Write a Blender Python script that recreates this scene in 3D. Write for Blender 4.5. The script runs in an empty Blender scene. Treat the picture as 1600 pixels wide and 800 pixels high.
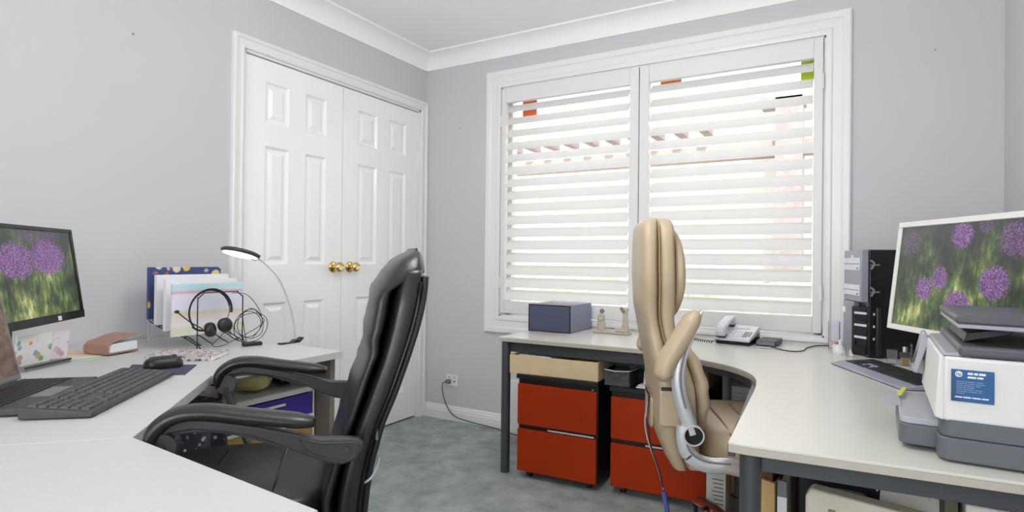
import bpy, bmesh, math, random
from mathutils import Vector, Matrix, noise
random.seed(7)
C = bpy.context.scene.collection
R = math.radians
sc = bpy.context.scene

# ------------------------------------------------------------------ camera, light, exposure
cam_d = bpy.data.cameras.new('camera'); cam = bpy.data.objects.new('camera', cam_d); C.objects.link(cam)
cam_d.sensor_width = 36.0; cam_d.lens = 36.0 * 908.26 / 1600.0; cam_d.clip_start = 0.02
_fw = Vector((-0.50155661, 0.86510667, 0.00560598)); _rt = Vector((0.86510109, 0.50148431, 0.01065801)); _up = Vector((-0.00640901, -0.01019534, 0.99992749))
_m = Matrix((_rt, _up, -_fw)).transposed().to_4x4(); _m.translation = Vector((2.48709, -3.11267, 1.05730))
cam.matrix_world = _m
sc.camera = cam
w = bpy.data.worlds.new('World'); sc.world = w; w.use_nodes = True
w.node_tree.nodes['Background'].inputs[0].default_value = (0.97, 0.985, 1.0, 1)
w.node_tree.nodes['Background'].inputs[1].default_value = 2.3
sun_d = bpy.data.lights.new('sun', 'SUN'); sun_d.energy = 4.5; sun_d.angle = R(3); sun_d.color = (1, .97, .92)
sun = bpy.data.objects.new('sun', sun_d); C.objects.link(sun); sun.rotation_euler = (R(42), 0, R(18))
# unseen fill light added behind the camera to brighten the view ahead
hl_d = bpy.data.lights.new('hall_fill', 'POINT'); hl_d.energy = 62; hl_d.shadow_soft_size = .35; hl_d.color = (1, .985, .97)
hl = bpy.data.objects.new('hall_fill', hl_d); C.objects.link(hl); hl.location = (1.9, -4.9, 1.75)
# soft fill light added above the frame; only a holder is built for it
pl_d = bpy.data.lights.new('room_fill', 'POINT'); pl_d.energy = 24; pl_d.shadow_soft_size = 0.22; pl_d.color = (1, .985, .96)
pl = bpy.data.objects.new('room_fill', pl_d); C.objects.link(pl); pl.location = (1.70, -1.80, 2.0)
sc.view_settings.view_transform = 'Standard'; sc.view_settings.look = 'None'
sc.view_settings.exposure = 0.04; sc.view_settings.gamma = 1.0; sc.view_settings.use_curve_mapping = False
sc.cycles.max_bounces = 10; sc.cycles.diffuse_bounces = 6; sc.cycles.transparent_max_bounces = 12
sc.cycles.use_denoising = True
sc.cycles.sample_clamp_indirect = 6.0

# ------------------------------------------------------------------ materials
def srgb(r, g, b):
    f = lambda c: ((c / 255.0 + 0.055) / 1.055) ** 2.4 if c > 10 else c / 255.0 / 12.92
    return (f(r), f(g), f(b), 1.0)
class NT:
    def __init__(s, name):
        s.m = bpy.data.materials.new(name); s.m.use_nodes = True; s.t = s.m.node_tree
        s.b = s.t.nodes['Principled BSDF']; s.out = s.t.nodes['Material Output']
    def n(s, typ, **kw):
        nd = s.t.nodes.new(typ)
        for k, v in kw.items(): setattr(nd, k, v)
        return nd
    def l(s, a, b): s.t.links.new(a, b)
    def coord(s): return s.n('ShaderNodeTexCoord').outputs['Object']
    def noise(s, scale, detail=3, vec=None, rough=.5):
        nd = s.n('ShaderNodeTexNoise'); nd.inputs['Scale'].default_value = scale; nd.inputs['Detail'].default_value = detail
        nd.inputs['Roughness'].default_value = rough
        s.l(vec if vec is not None else s.coord(), nd.inputs['Vector']); return nd.outputs['Fac']
    def ramp(s, fac, stops):
        nd = s.n('ShaderNodeValToRGB'); e = nd.color_ramp.elements
        while len(e) < len(stops): e.new(0.5)
        for i, (p, c) in enumerate(stops): e[i].position = p; e[i].color = c
        s.l(fac, nd.inputs[0]); return nd.outputs[0]
    def math(s, op, a, b=0.0, clamp=False):
        nd = s.n('ShaderNodeMath', operation=op); nd.use_clamp = clamp
        for i, v in enumerate((a, b)):
            if isinstance(v, (int, float)): nd.inputs[i].default_value = v
            else: s.l(v, nd.inputs[i])
        return nd.outputs[0]
    def mix(s, fac, a, b):
        nd = s.n('ShaderNodeMix', data_type='RGBA')
        for key, v in ((0, fac), (6, a), (7, b)):
            if isinstance(v, (int, float)): nd.inputs[key].default_value = v
            elif isinstance(v, tuple): nd.inputs[key].default_value = v
            else: s.l(v, nd.inputs[key])
        return nd.outputs[2]
    def bump(s, h, strength=.2, dist=.01):
        nd = s.n('ShaderNodeBump'); nd.inputs['Strength'].default_value = strength; nd.inputs['Distance'].default_value = dist
        s.l(h, nd.inputs['Height']); s.l(nd.outputs[0], s.b.inputs['Normal'])
    def mapping(s, scale, rot=(0, 0, 0)):
        nd = s.n('ShaderNodeMapping'); nd.inputs['Scale'].default_value = scale; nd.inputs['Rotation'].default_value = rot
        s.l(s.coord(), nd.inputs[0]); return nd.outputs[0]
MATS = {}
def mat(name, col, rough=.5, metal=0.0, var=.04, nscale=30, bump=0.0, bscale=200, bdist=.002, spec=None, coat=0, emit=0):
    if name in MATS: return MATS[name]
    t = NT(name); t.b.inputs['Roughness'].default_value = rough; t.b.inputs['Metallic'].default_value = metal
    if spec is not None: t.b.inputs['Specular IOR Level'].default_value = spec
    if coat: t.b.inputs['Coat Weight'].default_value = coat; t.b.inputs['Coat Roughness'].default_value = .15
    a = tuple(max(0, c * (1 - var)) for c in col[:3]) + (1,); b = tuple(min(1, c * (1 + var)) for c in col[:3]) + (1,)
    c = t.ramp(t.noise(nscale), [(.3, a), (.7, b)]); t.l(c, t.b.inputs['Base Color'])
    if emit: t.l(c, t.b.inputs['Emission Color']); t.b.inputs['Emission Strength'].default_value = emit
    if bump: t.bump(t.noise(bscale, 4), bump, bdist)
    MATS[name] = t.m; return t.m
def glass(name, col=(1, 1, 1, 1), gl=.08, tint=.0, rough=.03):
    t = NT(name)
    tr = t.n('ShaderNodeBsdfTransparent'); tr.inputs[0].default_value = col
    g = t.n('ShaderNodeBsdfGlossy'); g.inputs['Roughness'].default_value = rough
    d = t.n('ShaderNodeBsdfDiffuse'); d.inputs[0].default_value = col
    lw = t.n('ShaderNodeLayerWeight'); lw.inputs['Blend'].default_value = gl
    m1 = t.n('ShaderNodeMixShader'); t.l(lw.outputs['Fresnel'], m1.inputs[0]); t.l(tr.outputs[0], m1.inputs[1]); t.l(g.outputs[0], m1.inputs[2])
    m2 = t.n('ShaderNodeMixShader'); m2.inputs[0].default_value = tint; t.l(m1.outputs[0], m2.inputs[1]); t.l(d.outputs[0], m2.inputs[2])
    t.l(m2.outputs[0], t.out.inputs['Surface']); return t.m

M_wall = mat('wall_paint', srgb(204, 204, 207), .75, var=.012, nscale=1.5, bump=.04, bscale=350)
M_ceil = mat('ceiling_paint', srgb(250, 250, 250), .85, var=.01, nscale=2)
M_trim = mat('white_gloss_paint', srgb(236, 236, 237), .32, var=.008, nscale=3, bump=.015, bscale=60)
M_door = mat('door_paint', srgb(250, 250, 251), .22, var=.006, nscale=4, bump=.03, bscale=25, bdist=.003)
M_shut = mat('shutter_paint', srgb(231, 231, 231), .38, var=.006, nscale=4)
def carpet_mat():
    t = NT('carpet'); t.b.inputs['Roughness'].default_value = .95; t.b.inputs['Specular IOR Level'].default_value = .1
    a = t.noise(9, 6, rough=.65); b = t.noise(2.2, 3); c = t.noise(420, 2)
    f = t.math('ADD', t.math('MULTIPLY', a, .55), t.math('ADD', t.math('MULTIPLY', b, .25), t.math('MULTIPLY', c, .2)))
    col = t.ramp(f, [(.33, srgb(146, 156, 155)), (.5, srgb(190, 199, 197)), (.66, srgb(220, 226, 224))])
    t.l(col, t.b.inputs['Base Color']); t.bump(t.math('ADD', c, a), .9, .01); return t.m
M_carpet = carpet_mat()
M_ldesk = mat('light_grey_laminate', srgb(198, 198, 198), .42, var=.012, nscale=160)
M_rdesk = mat('pale_laminate', srgb(212, 211, 203), .24, var=.012, nscale=160)
M_rdedge = mat('laminate_edge_band', srgb(182, 178, 164), .4, var=.02)
M_ldedge = mat('grey_edge_band', srgb(190, 190, 190), .45, var=.02)
M_steel = mat('charcoal_powder_coat', srgb(62, 64, 69), .42, var=.05, bump=.05, bscale=500)
M_black = mat('black_plastic', srgb(30, 30, 32), .42, var=.08, bump=.05, bscale=400)
M_blackg = mat('black_gloss_plastic', srgb(14, 14, 18), .2, var=.05)
M_dgrey = mat('dark_grey_plastic', srgb(62, 63, 65), .45, var=.05, bump=.04, bscale=500)
M_key = mat('key_plastic', srgb(70, 71, 73), .5, var=.05)
M_arm = mat('chair_arm_plastic', srgb(56, 56, 57), .45, var=.05, bump=.05, bscale=300)
M_mgrey = mat('mid_grey_plastic', srgb(122, 123, 127), .45, var=.03)
M_lgrey = mat('light_grey_plastic', srgb(188, 188, 196), .4, var=.02)
M_white = mat('white_plastic', srgb(232, 232, 230), .4, var=.01)
M_silver = mat('silver_paint', srgb(214, 216, 220), .26, metal=.45, var=.02, nscale=10)
M_chrome = mat('chrome', srgb(225, 225, 228), .08, metal=1.0, var=.01)
M_brass = mat('polished_brass', srgb(226, 200, 138), .14, metal=1.0, var=.03)
M_bleather = mat('black_leather', srgb(30, 30, 31), .36, var=.1, nscale=14, bump=.25, bscale=180, bdist=.003, coat=.12)
M_tan = mat('tan_leather', srgb(186, 167, 140), .42, var=.05, nscale=10, bump=.18, bscale=160, bdist=.003)
M_tandark = mat('tan_piping', srgb(150, 124, 92), .5, var=.05)
M_orange = mat('burnt_orange_drawer', srgb(160, 47, 2), .5, var=.08, spec=.2, nscale=5, bump=.02)
M_cab = mat('black_melamine', srgb(20, 20, 22), .4, var=.1)
M_paper = mat('white_paper', srgb(236, 236, 240), .8, var=.015)
M_paper2 = mat('offwhite_paper', srgb(222, 220, 214), .8, var=.03)
M_wood = mat('pale_wood', srgb(216, 190, 152), .6, var=.06, nscale=12)
M_kraft = mat('kraft_card', srgb(196, 160, 110), .8, var=.06, nscale=14)
M_brownlea = mat('brown_leather', srgb(168, 128, 112), .5, var=.08, bump=.2, bscale=150)
M_glass = glass('window_glass', (1, 1, 1, 1), .05)
M_clear = glass('clear_plastic', (.97, .97, 1, 1), .08, .04)
M_bluebox = glass('smoky_blue_plastic', (.30, .33, .48, 1), .15, .28, .10)
M_sideplastic = glass('violet_clear_plastic', (.74, .76, .90, 1), .15, .25, .08)
M_cable = mat('black_cable', srgb(38, 38, 40), .5)

# ------------------------------------------------------------------ mesh builder
class MB:
    def __init__(s): s.bm = bmesh.new(); s.smooth = False
    def _faces(s, vs, faces):
        v = [s.bm.verts.new(p) for p in vs]
        for f in faces:
            try: s.bm.faces.new([v[i] for i in f])
            except ValueError: pass
        return v
    def box(s, x0, x1, y0, y1, z0, z1, m=None):
        P = [(x, y, z) for x in (x0, x1) for y in (y0, y1) for z in (z0, z1)]
        if m is not None: P = [m @ Vector(p) for p in P]
        s._faces(P, [(0, 1, 3, 2), (4, 6, 7, 5), (0, 4, 5, 1), (2, 3, 7, 6), (0, 2, 6, 4), (1, 5, 7, 3)]); return s
    def prism(s, poly, a0, a1, axis='z', m=None):
        n = len(poly)
        def mk(p, a):
            v = {'z': (p[0], p[1], a), 'y': (p[0], a, p[1]), 'x': (a, p[0], p[1])}[axis]
            return m @ Vector(v) if m is not None else v
        vs = [mk(p, a0) for p in poly] + [mk(p, a1) for p in poly]
        s._faces(vs, [tuple(range(n))[::-1], tuple(range(n, 2 * n))] + [(i, (i + 1) % n, n + (i + 1) % n, n + i) for i in range(n)]); return s
    def loft(s, rings, cap=True, closed=True):
        n = len(rings[0]); vs = [p for r in rings for p in r]; F = []
        for k in range(len(rings) - 1):
            for i in range(n if closed else n - 1):
                j = (i + 1) % n; F.append((k * n + i, k * n + j, (k + 1) * n + j, (k + 1) * n + i))
        if cap and closed: F += [tuple(range(n))[::-1], tuple(range((len(rings) - 1) * n, len(rings) * n))]
        s._faces(vs, F); s.smooth = True; return s
    def cyl(s, p0, p1, r0, r1=None, seg=20):
        r1 = r0 if r1 is None else r1; p0 = Vector(p0); p1 = Vector(p1); d = (p1 - p0).normalized()
        u = d.orthogonal().normalized(); v = d.cross(u)
        rg = lambda p, r: [p + (u * math.cos(a) + v * math.sin(a)) * r for a in [2 * math.pi * i / seg for i in range(seg)]]
        return s.loft([rg(p0, r0), rg(p1, r1)])
    def lathe(s, prof, c=(0, 0, 0), seg=24, m=None):
        c = Vector(c); rings = []
        for r, z in prof:
            rg = [Vector((r * math.cos(a), r * math.sin(a), z)) for a in [2 * math.pi * i / seg for i in range(seg)]]
            rings.append([(m @ p if m is not None else p) + c for p in rg])
        return s.loft(rings)
    def tube(s, pts, r, seg=8, res=6, ry=None, flat=None, closed=False):
        P = spline(pts, res, closed); n = len(P); rings = []; rs = r if callable(r) else (lambda t: r)
        up = Vector(flat) if flat else None; prev = None
        for i, p in enumerate(P):
            a = P[(i - 1) % n] if closed or i > 0 else p; b = P[(i + 1) % n] if closed or i < n - 1 else p
            t = (b - a).normalized()
            if up is not None: u = up - t * up.dot(t); u.normalize()
            elif prev is None: u = t.orthogonal().normalized()
            else: u = (prev - t * prev.dot(t)).normalized()
            prev = u; v = t.cross(u); k = i / max(1, n - 1); ra = rs(k); rb = ra if ry is None else (ry(k) if callable(ry) else ry)
            rings.append([p + u * ra * math.cos(q) + v * rb * math.sin(q) for q in [2 * math.pi * j / seg for j in range(seg)]])
        if closed: rings.append(rings[0]); return s.loft(rings, cap=False)
        return s.loft(rings)
    def ball(s, c, r, seg=20, sc=(1, 1, 1)):
        rows = 12
        return s.lathe([(max(1e-4, r * math.sin(math.pi * i / rows)) , -r * math.cos(math.pi * i / rows)) for i in range(rows + 1)], c, seg, Matrix.Diagonal((sc[0], sc[1], sc[2])))
    def build(s, name, m, parent=None, bevel=0, seg=2, sub=0, sharp=35, loc=None, rot=None, weld=False):
        bmesh.ops.remove_doubles(s.bm, verts=s.bm.verts, dist=1e-6)
        bmesh.ops.recalc_face_normals(s.bm, faces=s.bm.faces)
        me = bpy.data.meshes.new(name); s.bm.to_mesh(me); s.bm.free()
        for p in me.polygons: p.use_smooth = True
        me.set_sharp_from_angle(angle=R(sharp))
        me.materials.append(m)
        o = bpy.data.objects.new(name, me); C.objects.link(o)
        if parent is not None: o.parent = parent
        if loc: o.location = loc
        if rot: o.rotation_euler = rot
        if bevel:
            b = o.modifiers.new('bevel', 'BEVEL'); b.width = bevel; b.segments = seg; b.limit_method = 'ANGLE'; b.angle_limit = R(40); b.harden_normals = False
        if sub:
            q = o.modifiers.new('sub', 'SUBSURF'); q.levels = sub; q.render_levels = sub
        return o
def spline(pts, res=6, closed=False):
    P = [Vector(p) for p in pts]; n = len(P); out = []
    if n < 3 and not closed: return [P[0].lerp(P[-1], i / res) for i in range(res + 1)]
    g = lambda i: P[i % n] if closed else P[max(0, min(n - 1, i))]
    for i in range(n if closed else n - 1):
        a, b, c, d = g(i - 1), g(i), g(i + 1), g(i + 2)
        for k in range(res):
            t = k / res
            out.append(.5 * ((2 * b) + (c - a) * t + (2 * a - 5 * b + 4 * c - d) * t * t + (3 * b - a - 3 * c + d) * t ** 3))
    if not closed: out.append(P[-1])
    return out
def interp(tab, z):
    if z <= tab[0][0]: return tab[0][1]
    for (a, va), (b, vb) in zip(tab, tab[1:]):
        if z <= b: return va + (vb - va) * (z - a) / (b - a)
    return tab[-1][1]
def srect(cx, cy, a, b, z, n=32, e=3.5):
    out = []
    for i in range(n):
        q = 2 * math.pi * i / n; c, s_ = math.cos(q), math.sin(q)
        out.append(Vector((cx + a * math.copysign(abs(c) ** (2 / e), c), cy + b * math.copysign(abs(s_) ** (2 / e), s_), z)))
    return out
def rrect(x0, x1, y0, y1, r, n=5):
    out = []
    for cx, cy, a0 in ((x1 - r, y1 - r, 0), (x0 + r, y1 - r, 90), (x0 + r, y0 + r, 180), (x1 - r, y0 + r, 270)):
        for i in range(n + 1):
            q = R(a0 + 90 * i / n); out.append((cx + r * math.cos(q), cy + r * math.sin(q)))
    return out
def tag(o, label, cat, group=None, kind=None):
    o['label'] = label; o['category'] = cat
    if group: o['group'] = group
    if kind: o['kind'] = kind
    return o
def empty(name, loc, rz=0, label=None, cat=None, group=None):
    o = bpy.data.objects.new(name, None); C.objects.link(o); o.location = loc; o.rotation_euler = (0, 0, rz); o.empty_display_size = .05
    if label: tag(o, label, cat, group)
    return o
def struct(o): o['kind'] = 'structure'; return o
def bx(name, m, dims, parent=None, bevel=.002, **kw): return MB().box(*dims).build(name, m, parent, bevel=bevel, **kw)
def text_mesh(body, size, name, m, parent, loc, rot, depth=.0006):
    cu = bpy.data.curves.new('t', 'FONT'); cu.body = body; cu.size = size; cu.extrude = depth; cu.resolution_u = 3
    t = bpy.data.objects.new('t', cu); C.objects.link(t)
    me = bpy.data.meshes.new_from_object(t.evaluated_get(bpy.context.evaluated_depsgraph_get()))
    bpy.data.objects.remove(t); bpy.data.curves.remove(cu)
    me.materials.clear(); me.materials.append(m); me.name = name
    o = bpy.data.objects.new(name, me); C.objects.link(o); o.parent = parent; o.location = loc; o.rotation_euler = rot; return o

# ------------------------------------------------------------------ room shell
RW, RY, CH = 3.043, -3.62, 2.42
WX0, WX1, WZ0, WZ1 = .597, 2.388, .703, 2.13      # window opening
struct(bx('floor', M_carpet, (-.1, RW + .1, RY - 2.2, .1, -.1, 0), bevel=0))
struct(bx('ceiling', M_ceil, (-1.2, RW + 1.2, RY - 2.4, .15, CH, CH + .1), bevel=0))  # carried on past the front wall, out of view, to block the sun
DY0, DY1, DZ = -1.377, -.062, 2.045                # closet opening in the left wall
wl = MB().box(-.12, 0, RY, DY0, 0, CH).box(-.12, 0, DY1, .15, 0, CH).box(-.12, 0, DY0, DY1, DZ, CH)
struct(wl.build('wall_left', M_wall))
wb = MB().box(-.0, WX0, 0, .15, 0, CH).box(WX1, RW, 0, .15, 0, CH).box(WX0, WX1, 0, .15, 0, WZ0).box(WX0, WX1, 0, .15, WZ1, CH)
struct(wb.build('wall_back', M_wall))
struct(bx('wall_right', M_wall, (RW, RW + .12, RY, .15, 0, CH), bevel=0))
FX0, FX1 = .7, 2.95                              # unseen opening behind the camera, widened to admit fill light
wf = MB().box(0, FX0, RY - .1, RY, 0, CH).box(FX1, RW, RY - .1, RY, 0, CH).box(FX0, FX1, RY - .1, RY, 2.08, CH)
struct(wf.build('wall_front', M_wall))
# coved cornice
def cove(a, b, inward, name):
    a = Vector(a); b = Vector(b); n = Vector(inward); prof = [(0, CH), (.094, CH), (.094, CH - .010)]
    for i in range(1, 8):
        q = R(90 * i / 8); prof.append((.094 - .082 * math.sin(q) , CH - .012 - .078 * (1 - math.cos(q))))
    prof += [(.010, CH - .092), (.010, CH - .098), (0, CH - .098)]
    rings = [[Vector((p.x + n.x * o, p.y + n.y * o, z)) for o, z in prof] for p in (a, b)]
    return struct(MB().loft(rings).build(name, M_ceil, sharp=50))
cove((0, RY, 0), (0, 0, 0), (1, 0, 0), 'trim_1'); cove((0, 0, 0), (RW, 0, 0), (0, -1, 0), 'trim_2'); cove((RW, 0, 0), (RW, RY, 0), (-1, 0, 0), 'trim_3')
# skirting boards
def skirt(a, b, inward, name):
    a = Vector(a); b = Vector(b); n = Vector(inward)
    prof = [(0, 0), (.016, 0), (.016, .055), (.013, .060), (.013, .070), (.009, .074), (.009, .082), (.004, .092), (0, .092)]
    return struct(MB().loft([[Vector((p.x + n.x * o, p.y + n.y * o, z)) for o, z in prof] for p in (a, b)]).build(name, M_trim, sharp=30))
skirt((0.0, 0, 0), (RW, 0, 0), (0, -1, 0), 'baseboard_back'); skirt((0, RY, 0), (0, -1.44, 0), (1, 0, 0), 'baseboard_left'); skirt((RW, 0, 0), (RW, RY, 0), (-1, 0, 0), 'baseboard_right')
# architrave frames : swept profile (offset outward from the opening, projection)
ARCH = [(0, 0), (0, .012), (.008, .016), (.014, .016), (.018, .011), (.040, .014), (.046, .020), (.060, .022), (.064, .018), (.066, 0)]
def frame_sweep(corners, outs, proj, m, name, prof=ARCH, closed=False):
    rings = [[Vector(c) + Vector(o) * u + Vector(proj) * v for u, v in prof] for c, o in zip(corners, outs)]
    if closed: rings.append(rings[0])
    return struct(MB().loft(rings, cap=not closed).build(name, m, sharp=25))
frame_sweep([(0, DY0, 0), (0, DY0, DZ), (0, DY1, DZ), (0, DY1, 0)], [(0, -1, 0), (0, -1, 1), (0, 1, 1), (0, 1, 0)], (1, 0, 0), M_trim, 'trim_4', [(u * .94, v) for u, v in ARCH])
K = 1.62
frame_sweep([(WX0, 0, WZ0), (WX0, 0, WZ1), (WX1, 0, WZ1), (WX1, 0, WZ0)], [(-1, 0, -1), (-1, 0, 1), (1, 0, 1), (1, 0, -1)], (0, -1, 0), M_trim, 'trim_5', [(u * K, v * 1.1) for u, v in ARCH], closed=True)
# door jamb lining (closet)
struct(MB().box(-.12, 0, DY0, DY0 + .012, 0, DZ).box(-.12, 0, DY1 - .012, DY1, 0, DZ).box(-.12, 0, DY0, DY1, DZ - .012, DZ).build('trim_6', M_trim))
struct(bx('closet_back', M_wall, (-.14, -.125, DY0, DY1, 0, DZ), bevel=0))
# closet doors : six recessed panels each
def closet_door(name, y0, y1, knob_y, hinge_y):
    x0, x1 = -.046, -.012; z0, z1 = .012, DZ - .016
    W = y1 - y0; st = .118; mu = .105; pw = (W - 2 * st - mu) / 2
    ys = [(y0 + st, y0 + st + pw), (y1 - st - pw, y1 - st)]; zs = [(.19, .826), (1.018, 1.606), (1.72, 1.925)]
    b = MB(); b.box(x0, x1 - .012, y0, y1, z0, z1)
    f0 = x1 - .012
    for ya, yb in ((y0, ys[0][0]), (ys[0][1], ys[1][0]), (ys[1][1], y1)): b.box(f0, x1, ya, yb, z0, z1)
    for ya, yb in ys:
        for za, zb in ((z0, zs[0][0]), (zs[0][1], zs[1][0]), (zs[1][1], zs[2][0]), (zs[2][1], z1)): b.box(f0, x1, ya, yb, za, zb)
    d = struct(b.build(name, M_door))
    for ya, yb in ys:
        for za, zb in zs:
            p = MB()
            def ring(i, x): return [Vector((x, ya + i, za + i)), Vector((x, yb - i, za + i)), Vector((x, yb - i, zb - i)), Vector((x, ya + i, zb - i))]
            p.loft([ring(-.001, x1), ring(.004, x1 - .004), ring(.012, f0 + .0005), ring(.022, f0 + .0005), ring(.042, x1 - .003), ring(.044, x1 - .003)], cap=False)
            p._faces(ring(.044, x1 - .003), [(0, 1, 2, 3)])
            struct(p.build('panel', M_door, d, sharp=12))
    mx = Matrix.Rotation(R(90), 4, 'Y').to_3x3()
    k = MB().lathe([(.001, 0), (.031, 0), (.031, .004), (.026, .009), (.014, .011), (.012, .024), (.016, .030), (.026, .038), (.0285, .050), (.026, .060), (.017, .066), (.015, .063), (.001, .062)], (x1, knob_y, 1.003), 28, mx)
    k.build('door_handle', M_brass, d, sharp=50)
    for hz in (.25, 1.72):
        MB().cyl((x1 + .004, hinge_y, hz - .045), (x1 + .004, hinge_y, hz + .045), .0055, seg=10).build('hinge', M_trim, d)
    return d
ym = -.7385
closet_door('door_1', DY0 + .014, ym - .002, ym - .062, DY0 + .013); closet_door('door_2', ym + .002, DY1 - .014, ym + .062, DY1 - .013)
# window frame and panes
w1 = MB().box(WX0, WX0 + .045, .06, .12, WZ0, WZ1).box(WX1 - .045, WX1, .06, .12, WZ0, WZ1).box(WX0, WX1, .06, .12, WZ0, WZ0 + .045).box(WX0, WX1, .06, .12, WZ1 - .045, WZ1).box(1.467, 1.512, .06, .12, WZ0, WZ1)
w1 = struct(w1.build('window_1', M_trim))
struct(bx('pane', M_glass, (WX0 + .02, WX1 - .02, .089, .093, WZ0 + .02, WZ1 - .02), w1, bevel=0))
struct(MB().box(WX0, WX0 + .008, .0, .15, WZ0, WZ1).box(WX1 - .008, WX1, .0, .15, WZ0, WZ1).box(WX0, WX1, .0, .15, WZ0, WZ0 + .008).box(WX0, WX1, .0, .15, WZ1 - .008, WZ1).build('trim_7', M_trim))
# ------------------------------------------------------------------ plantation shutters
def shutter(x0, x1, ox0, ox1, label, hinge_x):
    s = empty('plantation_shutter', (x0, 0, WZ0 + .01), 0, label, 'shutter', 'plantation shutters in the window')
    z0, z1 = .010, WZ1 - WZ0 - .022; oz0, oz1 = .800 - WZ0 - .01, 2.028 - WZ0 - .01; y0, y1 = -.018, .018
    X0, X1, A, B = .002, x1 - x0 - .002, ox0 - x0, ox1 - x0
    for a, b in ((X0, A), (B, X1)): bx('stile', M_shut, (a, b, y0, y1, z0, z1), s, .003)
    bx('top_rail', M_shut, (A, B, y0 + .001, y1 - .001, oz1, z1), s, .003); bx('bottom_rail', M_shut, (A, B, y0 + .001, y1 - .001, z0, oz0), s, .003)
    n = 16; pitch = (oz1 - oz0) / n; lv = MB(); tl = -R(44)
    for i in range(n):
        zc = oz0 + pitch * (i + .5); rg = []
        for xx in (A + .003, B - .003):
            r = []
            for k in range(20):
                q = 2 * math.pi * k / 20; u = .0425 * math.cos(q); v = .0065 * math.sin(q)
                r.append(Vector((xx, u * math.cos(tl) - v * math.sin(tl), zc - u * math.sin(tl) + v * math.cos(tl))))
            rg.append(r)
        lv.loft(rg)
    lv.build('louvers', M_shut, s, sharp=60)
    for hz in (.2, 1.2):
        MB().cyl((hinge_x - x0, -.021, hz - .035), (hinge_x - x0, -.021, hz + .035), .005, seg=10).build('hinge', M_trim, s)
    return s
shutter(.606, 1.4865, .637, 1.433, 'left white plantation shutter panel of the window, beside the closet doors', .609)
shutter(1.4875, 2.379, 1.5416, 2.3375, 'right white plantation shutter panel of the window, behind the tan chair', 2.376)
def sticker(x0, x1, z0, z1, col, nm, label):
    tag(bx('sticker', mat(nm, col, .5), (x0, x1, .0858, .0885, z0, z1), bevel=0), label, 'sticker')
sticker(.70, .80, 1.955, 2.075, srgb(245, 120, 60), 'orange_sticker', 'orange sticker on the glass at the top left of the left shutter')
sticker(1.575, 1.69, 2.012, 2.07, srgb(240, 130, 60), 'orange_sticker_pale', 'orange sticker on the glass at the top left of the right shutter')
sticker(2.275, 2.341, 1.955, 2.075, srgb(190, 210, 40), 'lime_sticker', 'lime green sticker on the glass at the top right of the right shutter')

# ------------------------------------------------------------------ outdoors
M_ext = mat('cream_render', srgb(240, 237, 230), .8, var=.03, nscale=3); M_brick = mat('pink_brick', srgb(162, 151, 149), .8, var=.12, nscale=18)
M_fence = mat('terracotta_paint', srgb(170, 158, 152), .7, var=.08); M_leaf = mat('pale_leaf', srgb(170, 174, 158), .8, var=.25, nscale=9, bump=.5, bscale=12, bdist=.05)
struct(bx('ground_outside', mat('pale_gravel', srgb(205, 200, 190), .9, var=.1, nscale=20), (-8, 12, .16, 14, -.3, -.2), bevel=0))
h = empty('neighbour_house', (1.5, 3.2, -.2), 0, 'pale neighbouring house with pink brick pillar seen through the shutters', 'house')
bx('wall', M_ext, (-9, 7, .3, .5, 0, 3.4), h, 0)
bx('gutter_band', M_fence, (-9, 7, -.1, .05, 2.30, 2.45), h, 0)
bx('brick_pillar', M_brick, (.36, .60, -.2, .1, 0, 2.85), h, .004)
bx('brick_beam', M_brick, (.22, .62, -.2, .1, 2.78, 2.86), h, .004)
for k in range(11): bx('rafter_end', M_brick, (-2.9 + k * .255, -2.81 + k * .255, -.25, .05, 2.58, 2.67), h, .003)
hd = MB()
for k in range(60):
    x = -4 + k * .17; hd.ball((x, 2.6 + random.uniform(-.1, .1), .45 + random.uniform(-.1, .25)), random.uniform(.25, .42), 10)
tag(hd.build('hedge', M_leaf), 'pale green hedge growing outside below the window', 'hedge', kind='stuff')

# ------------------------------------------------------------------ lamp holder added to go with the fill light (above the frame)
pe = empty('added_lamp_holder', (1.70, -1.80, CH), 0, 'unseen white lamp holder added at the ceiling over the fill light', 'lamp')
MB().lathe([(.001, 0), (.06, 0), (.06, -.02), (.02, -.035), (.001, -.035)]).build('ceiling_rose', M_white, pe)
MB().cyl((0, 0, -.03), (0, 0, -.12), .004, seg=8).build('cord', M_cable, pe)
MB().cyl((0, 0, -.10), (0, 0, -.16), .028, .034).build('lamp_holder', M_white, pe)

# ------------------------------------------------------------------ left corner desk
DZT = .72
ld = empty('corner_desk', (0, 0, 0), 0, 'light grey L-shaped corner desk along the left wall with chamfered inner corner', 'desk')
A_ = (.930, -2.112); B_ = (1.341, -2.529); A2 = (.006, -3.07); B2 = (.58, -3.3)
def slab(poly): MB().prism(poly, DZT - .025, DZT).build('desktop_panel', M_ldesk, ld, bevel=.0015)
g = .001
slab([(.006, -1.597), (.906, -1.597), (A_[0], A_[1] + g), (A2[0], A2[1] + g)][::-1])
slab([(A_[0], A_[1] - g), (B_[0] - g, B_[1]), (B2[0] - g, B2[1]), (.006, -3.3), (A2[0], A2[1] - g)])
slab([(B_[0] + g, B_[1]), (1.877, -2.568), (1.893, -3.3), (B2[0] + g, B2[1])])
M_panel = mat('taupe_panel', srgb(118, 112, 104), .55, var=.04)
bx('end_panel', M_panel, (.30, .87, -1.622, -1.600, .0, DZT - .025), ld, .001)
bx('end_panel', M_panel, (1.835, 1.858, -3.28, -2.60, .0, DZT - .025), ld, .001)
bx('back_panel', M_panel, (.02, .04, -3.2, -1.62, .3, DZT - .025), ld, .001)
MB().cyl((.1, -3.2, 0), (.1, -3.2, DZT - .025), .025).build('leg', M_steel, ld)
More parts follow.
